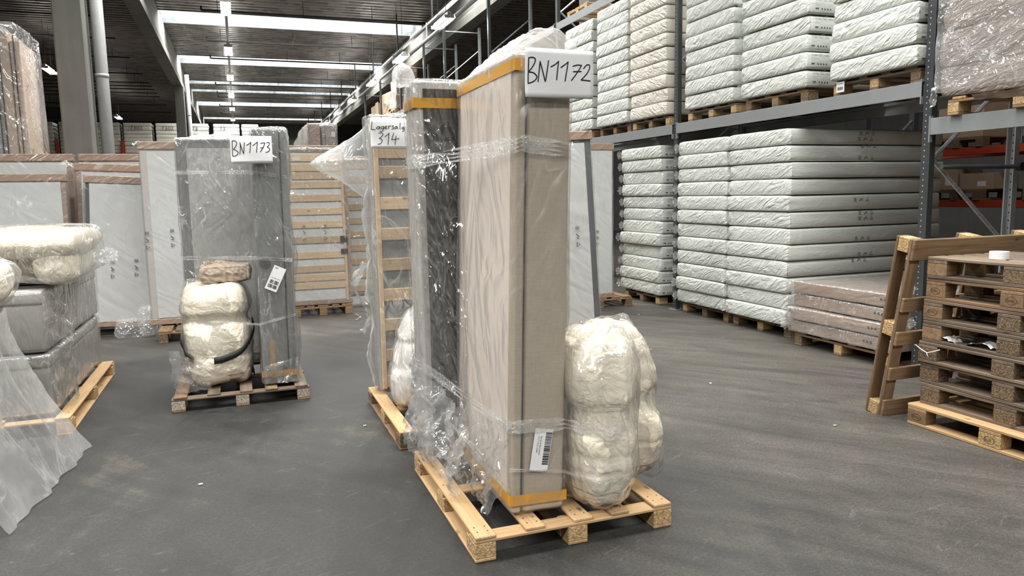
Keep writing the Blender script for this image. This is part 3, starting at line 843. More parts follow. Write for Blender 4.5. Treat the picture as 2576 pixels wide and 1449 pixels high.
def stack(x0, yc, z0, n, meshes, sx, sy, sz, where, group, seed, jx=.018, flaps=0, prints=None, labels=None, top=True, kind='white film wrapped mattress'):
    rg = random.Random(seed); z = z0
    for k in range(n):
        pos = ORD[k] if not (top and k == n - 1) else 'topmost'
        t = thing('mattress', '%s, %s in %s' % (kind, pos, where), 'mattress', (x0 + sx / 2 + rg.uniform(-jx, jx), yc + rg.uniform(-.012, .012), z), (0, 0, rg.uniform(-.006, .006)), group)
        me = meshes[(k * 3 + seed + rg.randrange(2)) % len(meshes)]
        put('wrapped_body', me, None, t, (0, 0, 0), (0, 0, 0))
        if flaps:
            put('film_flap', FL[k % 4], None, t, (-sx / 2 - .004, sy / 2 - .06, sz / 2), (0, 0, rg.uniform(1.0, 1.4)))
        if labels is not None:
            put('printed_label', LAB[labels], None, t, (-sx / 2 + .045 + rg.uniform(-.01, .02), -sy / 2 - .022, sz / 2))['kind'] = 'stuff'
        if prints and k in prints:
            for (dx, dz) in prints[k]: put('printed_symbols', PRINT, None, t, (-sx / 2 + dx + rg.uniform(-.02, .02), -sy / 2 - .022, sz / 2 + dz))['kind'] = 'stuff'
        z += sz
SZ = .1765
pr = {11: [(1.0, .03), (1.0, -.03)], 10: [(1.0, -.055), (1.02, .07)], 7: [(.97, .02)], 6: [(1.0, .05), (1.0, -.01)], 5: [(.98, -.05)], 4: [(1.03, -.05)], 3: [(.98, .06)]}
stack(5.49, 6.99, .144, 12, MM, 2.16, 1.07, SZ, 'the lower stack beside the brown cartons', 'mattresses on the rack floor', 1, flaps=1, prints=pr)
stack(5.49, 8.09, .144, 12, MM, 2.16, 1.07, SZ, 'the lower stack touching the middle rack post', 'mattresses on the rack floor', 2, flaps=1)
stack(5.55, 9.70, .144, 12, MS, 2.1, 1.14, SZ, 'the lone lower stack left of the post', 'mattresses on the rack floor', 3, .03, flaps=1, labels=1)
US = .181
stack(5.52, 5.47, 2.654, 6, MG, 2.16, 1.0, US, 'the upper stack at the front right post', 'mattresses on the upper rack level', 4, .015, labels=0)
stack(5.52, 6.83, 2.654, 7, MM, 2.16, 1.07, SZ + .003, 'the upper stack, second from the front right', 'mattresses on the upper rack level', 5, .015, labels=0, flaps=1)
stack(5.52, 8.01, 2.654, 8, MG, 2.16, 1.0, US, 'the upper stack just right of the middle post', 'mattresses on the upper rack level', 6, .012)
stack(5.52, 9.46, 2.654, 10, MW, 2.16, 1.0, US, 'the cream upper stack just left of the middle post', 'mattresses on the upper rack level', 7, .014, kind='cream film wrapped mattress')
stack(5.52, 10.53, 2.654, 10, MG, 2.16, 1.0, US, 'the upper stack, second left of the middle post', 'mattresses on the upper rack level', 8, .014)
stack(5.52, 11.75, 2.654, 10, MM, 2.16, 1.07, SZ, 'the farthest upper stack, beside the paper sign', 'mattresses on the upper rack level', 9, .014)
# pallets under them (deck boards run along the rack depth: rotate so local y -> world x)
def rp(x, y, z, label, Lx=1.0, Ly=2.1, tone=('mid', 'old'), chips=('chip_new', 'chip_old', 'mid_x')):
    return pallet(label, (x, y, z), -PI / 2, Lx, Ly, [(-.4, .12), (-.13, .1), (.13, .1), (.4, .12)] if Lx > .9 else EUR_DECK, True, pick(*tone), pick(*chips), seed=int(y * 10))
for (y, z, q) in ((6.99, 0, 'lower stack beside the brown cartons'), (8.09, 0, 'lower stack touching the middle post'), (9.70, 0, 'lone lower mattress stack'), (5.47, 2.51, 'upper stack at the front right post'), (6.83, 2.51, 'upper stack second from the front right'), (8.01, 2.51, 'upper stack right of the middle post'), (9.46, 2.51, 'cream upper stack left of the middle post'), (10.53, 2.51, 'upper stack second left of the middle post'), (11.75, 2.51, 'farthest upper stack')):
    pl_, bb, _ = rp(6.62, y, z, 'brown wooden pallet under the ' + q)
    if y in (5.47,):
        for key, sc in (((2, 0), 1),):
            pass
tP = thing('pallet_ticket', 'white barcode ticket on the pallet of the front upper stack', 'label', (5.552, 5.86, 2.54), (0, 0, -PI / 2))
MB().box(-.05, .05, -.003, 0, 0, .10).build('ticket', 'paper', tP)
m = MB()
for k in range(9): m.box(-.035 + k * .008, -.031 + k * .008, -.0045, -.003, .02, .05)
add_text(m, '81202188', .016, -.04, .075, -.004); m.build('barcode', 'ink', tP)['kind'] = 'stuff'
rp(6.62, 12.1, 4.64, 'pale pallet standing on the upper rack beam by the ceiling', .8, 1.9, ('pine',), ('chip_new',))
# brown flat packs on the rack floor
pallet('low brown pallet under the flat brown cartons', (6.35, 5.62, 0), -PI / 2, 1.2, 1.9, [(-.5, .12), (-.17, .1), (.17, .1), (.5, .12)], True, pick('mid'), pick('chip_new', 'chip_old'))
for k in range(4):
    t = thing('flat_carton', 'flat brown carton in clear film, %s of the low pile' % ['bottom', 'second', 'third', 'top'][k], 'carton', (5.36 + .96 + [.0, -.02, .03, .02][k], 5.62, .144 + k * .135), (0, 0, [.0, .012, -.01, .006][k]), 'flat cartons in film')
    soft_mb(1.88, 1.28, .118, (5, 8, 2), .012, crumple(.003, 4, k * 3.0)).build('carton', 'carton', t, True)
    soft_mb(1.93, 1.33, .126, (8, 26, 4), .02, crumple(.005, 7, k * 5.0, .0, (1, 1, 2))).build('film', 'film_crisp', t, False, (0, 0, .001))
    put('film_flap', FL[k], None, t, (-.94, .66, .06), (0, 0, .5))
    m = MB()
    for q in range(3): m.tube([(0, q * .04, 0), (.0015, q * .04, 0)], .012, 10)
    m.build('round_symbols', 'ink_grey', t, False, (-.972, -.45 - .05 * k, .07))['kind'] = 'stuff'
# brown stretch wrapped load, front right, upper
pallet('pale wooden pallet under the brown wrapped load at far right', (6.35, 4.03, 2.19), -PI / 2, 1.2, 1.7, [(-.5, .12), (-.17, .1), (.17, .1), (.5, .12)], True, pick('pine', 'mid'), pick('chip_new'))
t = thing('wrapped_load', 'tall brown load in stretch film on the rack at far right', 'wrapped load', (6.35, 4.03, 2.345))
z = 0
for k, hh in enumerate((.24, .28, .25, .3, .26)):
    soft_mb(1.72, 1.34, hh, (4, 7, 3), .03, crumple(.012, 5, k * 4.0, .02)).build('carton_layer', 'load', t, True, (RG.uniform(-.015, .015), RG.uniform(-.02, .02), z)); z += hh - .002
soft_mb(1.80, 1.42, z - .02, (6, 20, 22), .03, crumple(.016, 5, 2.0, .0, (1, 1, 2.2))).build('stretch_film', 'film_crisp', t, False, (0, 0, .03))
sheet_mb(lambda u, v: Vector((-.93 + .05 * v, -.62 + .95 * u, -.02 - .10 * v * (1 - .6 * u))), 20, 8, .02, 6, 4.0).build('kraft_edge', 'kraft', t, False)
sheet_mb(lambda u, v: Vector((-.92 - .03 * v, .66 + .06 * u - .03, .08 - .16 * v)), 8, 10, .03, 14, 8.0).build('film_tail', 'film_crisp', t)

# racks behind, with red beams
for i, (z_, lb) in enumerate(((2.14, 'upper red rack beam seen behind the rack at right'), (1.42, 'lower red rack beam seen behind the rack at right'))):
    t = thing('red_rack_beam', lb, 'rack beam', (9.5, 3.2, z_ - .1))
    MB().box(-.03, .03, 0, 6.2, 0, .1, .004).build('beam_face', 'red', t)
    for yy in (0.0, 6.17): MB().box(-.04, .04, yy, yy + .03, -.06, .15).build('end_plate', 'red', t)
    t = thing('red_rack_beam', lb.replace('seen', 'at the rear,'), 'rack beam', (10.5, 3.2, z_ - .1))
    MB().box(-.03, .03, 0, 6.2, 0, .1, .004).build('beam_face', 'red', t)
    for yy in (0.0, 6.17): MB().box(-.04, .04, yy, yy + .03, -.06, .15).build('end_plate', 'red', t)
for i, y in enumerate((3.15, 9.45)):
    t = thing('rack_frame', 'dark rack frame holding the red beams, ' + ('nearer' if i == 0 else 'farther') + ' one', 'rack frame', (9.5, y, 0))
    for x in (0, 1.0): MB().box(x - .05, x + .05, -.05, .05, 0, 5.5, .004).build('post', 'navy', t)
    for k in range(6): MB().tube([(.03, 0, .3 + k * .8), (.97, 0, 1.1 + k * .8)], .02, 6).build('brace', 'galv', t)
def carton(x, y, z, sx, sy, sz, label, rot=0.0, mat='carton_dry', sticker=True, group='cartons on the racks'):
    t = thing('carton', label, 'carton', (x, y, z), (0, 0, rot), group)
    soft_mb(sx, sy, sz, (2, 2, 2), .008).build('box', mat, t)
    MB().box(-sx / 2 - .001, sx / 2 + .001, -.025, .025, sz - .02, sz + .001).build('tape', 'tape_brown', t)
    if sticker: MB().box(-sx / 2 - .002, -sx / 2, -sy * .3, -sy * .05, sz * .2, sz * .5).build('sticker', 'paper', t)
    return t
for zz, lb in ((2.14, 'upper'), (1.42, 'lower')):
    for i, yc in enumerate((5.0, 6.4, 7.8)):
        pallet('dim wooden pallet on the %s red beams, %s from the right' % (lb, ('first', 'second', 'third')[i]), (10.0, yc, zz), -PI / 2, .8, 1.1, EUR_DECK, True, pick('mid', 'old'), pick('chip_old'))
cx = [(1.564, 5.0, .45, .6, .35), (1.564, 6.15, .5, .4, .34), (1.564, 6.6, .5, .38, .46), (1.564, 7.55, .5, .5, .22), (1.564, 8.05, .5, .42, .3), (2.284, 5.0, .5, .7, .5), (2.284, 6.4, .6, .7, .6), (2.284, 7.8, .6, .7, .5)]
for i, (z_, y, sx, sy, sz) in enumerate(cx):
    carton(9.82, y, z_, sx, sy, sz, 'brown carton in the dim rack behind, %s red beam, number %s from right' % ('lower' if z_ < 2 else 'upper', ('first', 'second', 'third', 'fourth', 'fifth', 'first', 'second', 'third')[i]), 0.0)
t = thing('blue_bar', 'thin dark blue bar crossing between the front rack posts', 'bar', (5.67, 4.80, 1.78))
MB().tube([(0, 0, 0), (.98, 0, 0)], .02, 8).build('bar', 'navy', t); MB().tube([(.93, -.04, 0), (.93, .0, 0)], .04, 10).build('knob', 'dark', t)

# ------------------------------------------------------------------ wrapped bed bases
def bed_base(label, loc, rot, w=.9, t=.25, h=2.1, body='linen', panel='white_cloth', border=.055, split=.0, slats=0, films=('film_box',), frame_mat=None, seed=1, inset=.012, topcap=None, botcap=None, fgap=.012, famp=.010, side=None, base=None):
    """upright upholstered box: front at -y, its underside cloth or slats facing -y"""
    o = thing('bed_base', label, 'bed base', loc, rot)
    z0 = 0
    if split:
        soft_mb(w, split, h, (4, 1, 10), .016, crumple(.002, 3, seed)).build('underframe', body, o, True, (0, -t / 2 + split / 2, 0))
        soft_mb(w, t - split - .006, h, (4, 3, 10), .022, crumple(.003, 3, seed + 2)).build('upholstered_body', side or body, o, True, (0, split / 2 + .003, 0))
    else:
        soft_mb(w, t, h, (4, 3, 10), .018, crumple(.003, 3, seed)).build('upholstered_body', body, o, True)
    y = -t / 2
    if panel:
        MB().box(-w / 2 + border, w / 2 - border, y - .006, y + .004, border, h - border, .002).build('underside_cloth', panel, o)
    if slats:
        fm = frame_mat or 'slat'
        fr_w = .034
        cbox('frame_rail', fr_w, .03, h - 2 * border, fm + '_z', o, (-w / 2 + border + fr_w / 2, y - .016, border))
        cbox('frame_rail', fr_w, .03, h - 2 * border, fm + '_z', o, (w / 2 - border - fr_w / 2, y - .016, border))
        zs = slats if isinstance(slats, (list, tuple)) else [border + .03 + i * (h - 2 * border - .13) / (slats - 1) for i in range(slats)]
        for zz in zs: cbox('slat', w - 2 * border - 2 * fr_w, .022, .092, fm + '_x', o, (0, y - .014, zz), .003)
    for cap, z_ in ((topcap, h - .045), (botcap, 0)):
        if cap: soft_mb(w + .03, t + .04, .09 if z_ else .07, (4, 2, 2), .008).build('carton_cap', cap, o, False, (0, 0, z_ if z_ else -.004))
    for i, f in enumerate(films):
        ny = y - (.05 if slats else 0)
        soft_mb(w + 2 * fgap, t + 2 * fgap + (.05 if slats else 0), h + fgap, (10, 4, 30), .03, crumple(famp, 4.0, seed * 1.7 + i * 9, .0, (1, 1, .45), -.003)).build('film', f, o, True, (0, -.025 if slats else 0, 0))
    return o

def tape_ring(o, w, t, z, hh, mat='tape', y0=0.0, off=.004, sides=('f', 'l', 'r', 'b')):
    m = MB(); a = w / 2 + off; b = t / 2 + off
    if 'f' in sides: m.box(-a, a, -b - .001, -b, z, z + hh)
    if 'b' in sides: m.box(-a, a, b, b + .001, z, z + hh)
    if 'l' in sides: m.box(-a - .001, -a, -b, b, z, z + hh)
    if 'r' in sides: m.box(a, a + .001, -b, b, z, z + hh)
    return m.build('tape', mat, o)

# --- tall beige pair in front
A = bed_base('tall beige linen bed base in clear film, standing on the front pallet', (1.24, 3.575, zP1 + .01), (math.radians(0.0), math.radians(1.85), -PI / 2), .9, .265, 2.1, 'linen', 'pink_cloth', .055, split=.05, films=('film_box',), seed=3)
A.rotation_euler = Euler((0, 0, -PI / 2)); 
A.rotation_euler = (Matrix.Rotation(math.radians(1.85), 3, 'Y') @ Matrix.Rotation(-PI / 2, 3, 'Z')).to_euler()
MB().box(.4505, .4525, -.0855, -.0815, .03, 2.07).build('seam', 'dark', A)
tape_ring(A, .9, .265, 2.02, .052, 'tape', off=.010)
tape_ring(A, .9, .265, .045, .05, 'tape', off=.010)
B = bed_base('beige bed base with dark underside cloth, behind the tall front one', (1.385, 4.2, zP1 + .01), 0, .9, .25, 2.115, 'linen_lt', 'dark_cloth', .045, films=('film_clear',), seed=5)
tape_ring(B, .9, .25, 1.965, .055, 'tape', off=.010)

def adopt(o, parent):
    """mesh drawn in world space becomes a part of a thing"""
    bpy.context.view_layer.update()
    o.data.transform(parent.matrix_basis.inverted() @ o.matrix_basis); o.matrix_basis = Matrix(); o.parent = parent
    return o
# stretch film bands round the pair, gathered film at the foot, pouch on top
def band(parent, pts, w, name='stretch_band', mat='film_band', n=3, seed=0):
    """several twisted strands of film along a path"""
    rg = random.Random(seed); P = []
    for i in range(len(pts) - 1):
        a, b = Vector(pts[i]), Vector(pts[i + 1])
        for k in range(10): P.append(a.lerp(b, k / 10))
    P.append(Vector(pts[-1]))
    m = MB()
    def wd(i): return Vector((0, 0, 1)).lerp(Vector((0, .35, 0)), .5 + .5 * math.sin(i * .5)).normalized()
    for s_ in range(n):
        off = [Vector((rg.uniform(-.003, .003), rg.uniform(-.003, .003), (s_ - (n - 1) / 2) * w / n + .006 * nz(i * .3, s_ * 3.1, seed))) for i in range(len(P))]
        v = ribbon_mb([p + q for p, q in zip(P, off)], wd, w / n * 1.1)
        m.add(v.v, v.f)
    return adopt(m.build(name, mat), parent)
L = lambda x, y, z: (x, y, z)
band(B, [L(1.86, 4.03, 1.88), L(1.5, 4.02, 1.86), L(.915, 4.055, 1.81), L(.912, 4.34, 1.80)], .07, seed=1)
band(A, [L(.912, 4.05, 1.80), L(1.142, 3.11, 1.835), L(1.20, 3.105, 1.84), L(1.44, 3.105, 1.81)], .075, n=4, seed=2)
band(A, [L(.912, 4.2, .66), L(.93, 4.0, .66), L(1.098, 3.12, .56), L(1.12, 3.105, .56), L(1.37, 3.10, .55), L(1.52, 2.93, .53), L(1.63, 2.97, .53)], .06, n=3, seed=3)
band(A, [L(1.098, 3.11, .36), L(1.37, 3.105, .315), L(1.5, 2.93, .30), L(1.62, 2.98, .30)], .016, n=2, seed=4)
band(A, [L(.912, 4.1, .50), L(1.09, 3.3, .30), L(1.098, 3.12, .26)], .03, n=2, seed=5)
# loose sheet hanging between the two bases, in front of the dark cloth
W1b = sheet_mb(lambda u, v: Vector(L(.93 + .21 * u + .03 * math.sin(v * 5), 4.02 - .10 * u - .25 * u * (1 - v), .16 + 1.75 * v)), 26, 60, .02, 5, 1.0)
adopt(W1b.build('loose_film', 'film_clear', None, True), B)
W1c = sheet_mb(lambda u, v: Vector(L(.895 + .10 * v * u, 4.33 - .95 * u, .15 + (.50 - .18 * u) * v)), 46, 26, .075, 6, 7.0)
adopt(W1c.build('gathered_film', 'film_crisp', None, True), B)
W1d = sheet_mb(lambda u, v: Vector(L(.99 + .13 * v + .02 * u, 4.15 - 1.0 * u, .135 + .42 * v)), 50, 22, .055, 7, 17.0)
adopt(W1d.build('gathered_film', 'film', None, True), A)
# film pouch above the tall base
W1e = MB()
def pouch(u, v):
    y = 4.02 - .93 * u
    hgt = .02 + .095 * math.sin(min(1, .12 + .88 * u) * PI * .62) 
    x = 1.165 + .30 * v
    return Vector(L(x + .012 * nz(u * 14, v * 6, 3), y, zP1 + 2.108 + hgt * (1 - abs(2 * v - 1) ** 3) * (1 + .25 * nz(u * 9, v * 3, 1)) + .012 * ridge(u * 22, v * 5, 2) - .012))
adopt(sheet_mb(pouch, 60, 14, .006, 12, 5.0).build('film_pouch', 'film_soft', None, True), A)
lump_mb(lump_fn(.055, .09, .12, .7, .9, (), .012, 3.0, 16), 30, 16).build('film_knot', 'film_haze', B, True, (-.48, .0, 2.095))
# barcode sticker on the end of the beige base
ST = MB().box(-.045, .045, -.0015, 0, 0, .20).build('barcode_sticker', 'paper', A)
ST.location = (.462, -.005, .205); ST.rotation_euler = (0, math.radians(8), PI / 2)
m = MB(); rg = random.Random(5); z = .03
while z < .18:
    hh = rg.choice((.0025, .004, .006)); m.box(.012, .043, -.0025, -.0016, z, z + hh); z += hh + rg.choice((.0025, .004))
for q in range(2):
    vs, fs = text_mesh(('Raw Spring Base Standard', 'UT.CT.10.03.12.0001')[q], .011)
    m.add([(-.012 - q * .014 + p.y, -.0022, .165 - p.x * .95 * (.82 if q == 0 else .9)) for p in vs], fs)
m.build('barcode', 'ink', ST)['kind'] = 'stuff'

# --- duvet bags beside them
def bag(label, loc, rx, ry, h, mat, pinch=(), seed=1.0, wr=.016, name='duvet_bag', e1=.5, e2=.8, lean=(0, 0), rotz=0.0, cat='duvet bag', skin=True, nu=150, nv=96, sc=5.0, lobes=.02):
    t = thing(name, label, cat, loc, (0, 0, rotz))
    f = lump_fn(rx, ry, h, e1, e2, pinch, wr, seed, sc, lean, lobes)
    lump_mb(f, nu, nv).build('stuffing', mat, t, True)
    if skin:
        g = lump_fn(rx, ry, h, e1, e2, pinch, wr * 1.2, seed + 4, sc * 1.5, lean, lobes)
        m = MB().grid(lambda u, v: g(u * 2 * PI, .06 + .9 * v, .012), 56, 34, True)
        m.build('clear_bag', 'film', t, True)
    return t, f
bag('left cream duvet bag pinched by film, beside the beige bed base', (1.572, 3.165, zP1), .172, .20, .86, 'duvet', ((.47, .040, .30), (.27, .012, .05), (.19, .010, .04)), 2.0, .013, e1=.5)
bag('right cream duvet bag bulging at the edge of the front pallet', (1.915, 3.42, zP1), .185, .19, .84, 'duvet', ((.43, .05, .36), (.22, .012, .05)), 6.0, .014, e1=.58, lean=(-.17, 0))

# --- paper signs
def sign(label, loc, rot, strokes, w=.297, h=.21, pen=.0042, cover=None):
    t = thing('paper_sign', label, 'sign', loc, rot)
    def fn(u, v): return Vector(((u - .5) * w, -.004 - .004 * math.sin(u * 3.0) * v + .003 * math.sin(v * 5 + u * 3), v * h))
    m = MB(); m.grid(fn, 16, 10)
    p_ = m.build('sheet', 'paper', t, True)
    sd = p_.modifiers.new('thickness', 'SOLIDIFY'); sd.thickness = .0006
    k = MB()
    for st_ in strokes:
        pts = [((u - .5) * w, (1 - v) * h) for u, v in st_]
        stroke_mb(k, pts, pen, 0)
    k.v = [(x, fn(x / w + .5, z_ / h).y - .0014, z_) for x, y, z_ in k.v]
    k.build('handwriting', 'ink', t)
    return t
def norm(strokes, tl, tr, bl, br):
    out = []
    for st_ in strokes:
        o_ = []
        for (x, y) in st_:
            v = (y - tl[1]) / (bl[1] - tl[1]); u = .5
            for _ in range(4):
                xl = tl[0] + (bl[0] - tl[0]) * v; xr = tr[0] + (br[0] - tr[0]) * v; u = (x - xl) / (xr - xl)
                yt = tl[1] + (tr[1] - tl[1]) * u; yb = bl[1] + (br[1] - bl[1]) * u; v = (y - yt) / (yb - yt)
            o_.append((u, v))
        out.append(o_)
    return out
S72 = [[(178, 490), (172, 700), (165, 955)], [(178, 490), (240, 480), (290, 505), (285, 570), (240, 660), (185, 745), (255, 758), (320, 820), (308, 880), (250, 930), (165, 960)],
       [(345, 925), (360, 750), (375, 555)], [(375, 555), (420, 720), (472, 915)], [(478, 915), (500, 750), (525, 540)], [(570, 650), (640, 610), (705, 550)], [(705, 550), (690, 700), (678, 885)],
       [(750, 660), (820, 610), (880, 560)], [(880, 560), (860, 700), (832, 910)], [(970, 635), (1060, 612), (1130, 618)], [(1130, 618), (1060, 740), (950, 895)], [(980, 735), (1125, 730)],
       [(1172, 675), (1220, 615), (1275, 605), (1285, 660), (1240, 760), (1130, 885)], [(1130, 885), (1200, 890), (1300, 900)]]
S73 = [[(335, 510), (335, 780), (335, 1050)], [(335, 515), (420, 505), (490, 560), (485, 640), (430, 740), (370, 800)], [(370, 800), (470, 850), (530, 910), (510, 980), (440, 1040), (335, 1050)],
       [(588, 985), (620, 780), (610, 575)], [(605, 575), (670, 800), (720, 960)], [(725, 960), (745, 800), (765, 575)], [(845, 670), (930, 625), (995, 570)], [(995, 570), (970, 750), (950, 935)],
       [(1060, 685), (1150, 625), (1230, 565)], [(1230, 565), (1205, 750), (1185, 920)], [(1340, 620), (1420, 600), (1500, 610)], [(1500, 610), (1430, 750), (1325, 905)], [(1340, 765), (1445, 760)],
       [(1560, 600), (1620, 590), (1660, 620), (1640, 680), (1575, 740)], [(1575, 740), (1650, 780), (1665, 830), (1620, 890), (1520, 920)]]
S314 = [[(1632, 255), (1628, 330), (1625, 395)], [(1625, 395), (1700, 400)], [(1765, 340), (1730, 350), (1725, 380), (1760, 380), (1775, 340), (1785, 385)],
        [(1845, 335), (1805, 345), (1805, 375), (1840, 375), (1850, 335), (1845, 400), (1810, 430), (1785, 420)], [(1870, 365), (1905, 345), (1895, 325), (1870, 345), (1875, 375), (1915, 370)],
        [(1935, 320), (1945, 375)], [(1940, 345), (1965, 320), (1985, 325)], [(2035, 315), (2005, 325), (2025, 345), (2035, 365), (2000, 380)], [(2090, 325), (2055, 345), (2060, 370), (2090, 355), (2095, 325), (2110, 370)],
        [(2155, 265), (2150, 330), (2155, 370)], [(2225, 330), (2190, 345), (2195, 370), (2225, 360), (2232, 330), (2230, 395), (2200, 415)],
        [(1765, 460), (1820, 450), (1845, 480), (1810, 530), (1780, 550)], [(1780, 550), (1830, 570), (1835, 610), (1800, 650), (1760, 655)], [(1885, 515), (1930, 480), (1955, 450)], [(1955, 450), (1950, 560), (1948, 660)],
        [(2040, 445), (2025, 510), (2010, 570)], [(2010, 570), (2070, 560), (2145, 545)], [(2085, 500), (2080, 570), (2078, 655)]]
sign('white paper sign reading BN1172 taped to the tall beige base', (1.358, 3.085, 2.036), (0, math.radians(.3), 0), norm(S72, (120, 295), (1342, 355), (108, 1215), (1378, 1232)), .325, .208, .0052)
sign('white paper sign reading BN1173 on the grey bed bases', (.121, 6.16, 1.893), (0, math.radians(-.3), 0), norm(S73, (250, 330), (1735, 390), (278, 1325), (1780, 1275)), .305, .208, .0052)
sign('white paper sign reading Lagersalg 314 on the slatted base', (1.075, 5.50, 1.966), (0, math.radians(.5), 0), norm(S314, (1595, 205), (2345, 195), (1640, 738), (2385, 730)), .297, .212, .0048)

# --- grey pair
C = bed_base('narrow end of a grey bed base in clear film, on the worn pallet', (.235, 6.655, zP2 + .012), 0, .9, .255, 2.03, 'grey_linen', 'grey_cloth', .055, split=.05, films=('film',), seed=8, fgap=.014, famp=.014, side='grey_linen')
C.rotation_euler = (Matrix.Rotation(math.radians(.6), 3, 'Y') @ Matrix.Rotation(PI / 2, 3, 'Z')).to_euler()
tape_ring(C, .9, .255, .06, .05, 'tape_brown', off=.012)
MB().box(-.452, -.45, .03, .07, .05, .36).build('tape', 'tape_brown', C)
D = bed_base('grey bed base with white underside cloth, behind the duvet bag', (-.035, 7.24, zP2 + .012), 0, .9, .2, 2.02, 'grey_linen', 'white_cloth', .085, films=('film',), seed=10, fgap=.014, famp=.014)
m = MB().tube([(0, 0, 0), (0, .004, 0)], .045, 20); m.build('black_glide', 'dark', C, False, (-.452, .075, .98), (0, 0, PI / 2))
ST = MB().box(-.048, .048, -.0015, 0, 0, .20).build('shipping_sticker', 'paper', C)
ST.location = (-.472, .045, .765); ST.rotation_euler = (0, math.radians(-27), -PI / 2); ST.rotation_euler = (Matrix.Rotation(-PI / 2, 3, 'Z') @ Matrix.Rotation(math.radians(25), 3, 'Y')).to_euler()
m = MB(); rg = random.Random(9)
for (xa, xb, za, zb) in ((-.032, -.004, .055, .085), (.004, .036, .055, .085), (-.034, -.002, .02, .048), (.006, .034, .02, .048)):
    x = xa
    while x < xb:
        q = rg.choice((.0015, .003)); m.box(x, x + q, -.0025, -.0016, za, zb); x += q + rg.choice((.0015, .0025))
add_text(m, 'DK 8600  B0.2', .012, -.034, .098, -.0022); add_text(m, 'REV', .016, -.036, .178, -.0022)
m.build('barcode', 'ink', ST)['kind'] = 'stuff'
_, fb = bag('large cream duvet bag with black straps on the grey pallet', (-.222, 6.55, zP2 + .01), .262, .285, .82, 'duvet', ((.55, .03, .13), (.25, .02, .04)), 9.0, .014, e1=.38, e2=.62, lobes=.02)
bagD = _
def strap(parent, f, path, w=.055):
    def pt(a, z_):
        lo, hi = .02, .98
        for _i in range(18):
            md = (lo + hi) / 2
            if f(a, md).z < z_: lo = md
            else: hi = md
        return f(a, lo, .022)
    P = []
    for (a0, z0), (a1, z1) in zip(path[:-1], path[1:]):
        for k in range(8): P.append(pt(a0 + (a1 - a0) * k / 8, z0 + (z1 - z0) * k / 8))
    P.append(pt(*path[-1]))
    m = ribbon_mb(P, (0, 0, 1), w); o = m.build('strap', 'strap', parent, True)
    sd = o.modifiers.new('thickness', 'SOLIDIFY'); sd.thickness = .003; sd.offset = 0
R_ = math.radians
strap(bagD, fb, [(R_(150), .42), (R_(185), .36), (R_(215), .28), (R_(238), .235)])
strap(bagD, fb, [(R_(268), .225), (R_(290), .26), (R_(312), .33), (R_(340), .42), (R_(370), .47)])
strap(bagD, fb, [(R_(325), .12), (R_(340), .07)])
t = thing('paper_parcel', 'crumpled brown paper parcel lying on the strapped duvet bag', 'parcel', (-.135, 6.52, zP2 + .845))
soft_mb(.38, .26, .13, (16, 10, 7), .035, crumple(.014, 10, 3.0, .012)).build('paper_wrap', 'kraft', t, False)
sheet_mb(lambda u, v: Vector((-.16 + .2 * u, -.05 + .1 * v, .125 + .03 * math.sin(v * 3))), 20, 10, .03, 18, 2.0).build('folded_end', 'kraft', t, False)
# loose film round the grey pallet
L2 = L
sheet_mb(lambda u, v: Vector(L2(-.56 + .24 * u, 6.30 - .10 * math.sin(u * 3) - .05 * v, .13 + .34 * v * (1 - .35 * u))), 24, 20, .045, 8, 3.0).build('gathered_film', 'film_crisp', bagD, True, (.222, -6.55, -zP2 - .01))
band(C, [L2(-.5, 7.1, 1.86), L2(-.49, 7.09, 1.86), L2(.09, 6.21, 1.83), L2(.37, 6.19, 1.79)], .03, n=2, seed=8)
band(C, [L2(-.5, 7.1, 1.12), L2(.10, 6.2, 1.16), L2(.38, 6.19, 1.13)], .03, n=2, seed=9)
band(C, [L2(-.46, 6.4, .66), L2(-.2, 6.235, .66), L2(.10, 6.19, .63), L2(.38, 6.19, .69)], .02, n=2, seed=10)
adopt(sheet_mb(lambda u, v: Vector(L2(.385 + .035 * math.sin(v * 9) ** 2, 6.22 + .8 * u, .14 + 2.0 * v)), 20, 50, .015, 5, 6.0).build('loose_film', 'film', None, True), C)
adopt(sheet_mb(lambda u, v: Vector(L2(.12 + .26 * u, 6.185, .14 + .15 * v + .05 * u * v)), 20, 14, .03, 12, 9.0).build('gathered_film', 'film_crisp', None, True), C)
lump_mb(lump_fn(.055, .06, .22, .7, .9, (), .015, 5.0, 14), 30, 18).build('film_knot', 'film_haze', D, True, (.435, -.1, 1.88))
sheet_mb(lambda u, v: Vector(L2(-.48 + .55 * u, 7.12 + .1 * v, zP2 + 2.02 + .05 * math.sin(u * 2.6) * v)), 30, 8, .012, 9, 6.0).build('film_pouch', 'film_haze', D, True, (.035, -7.24, -zP2))

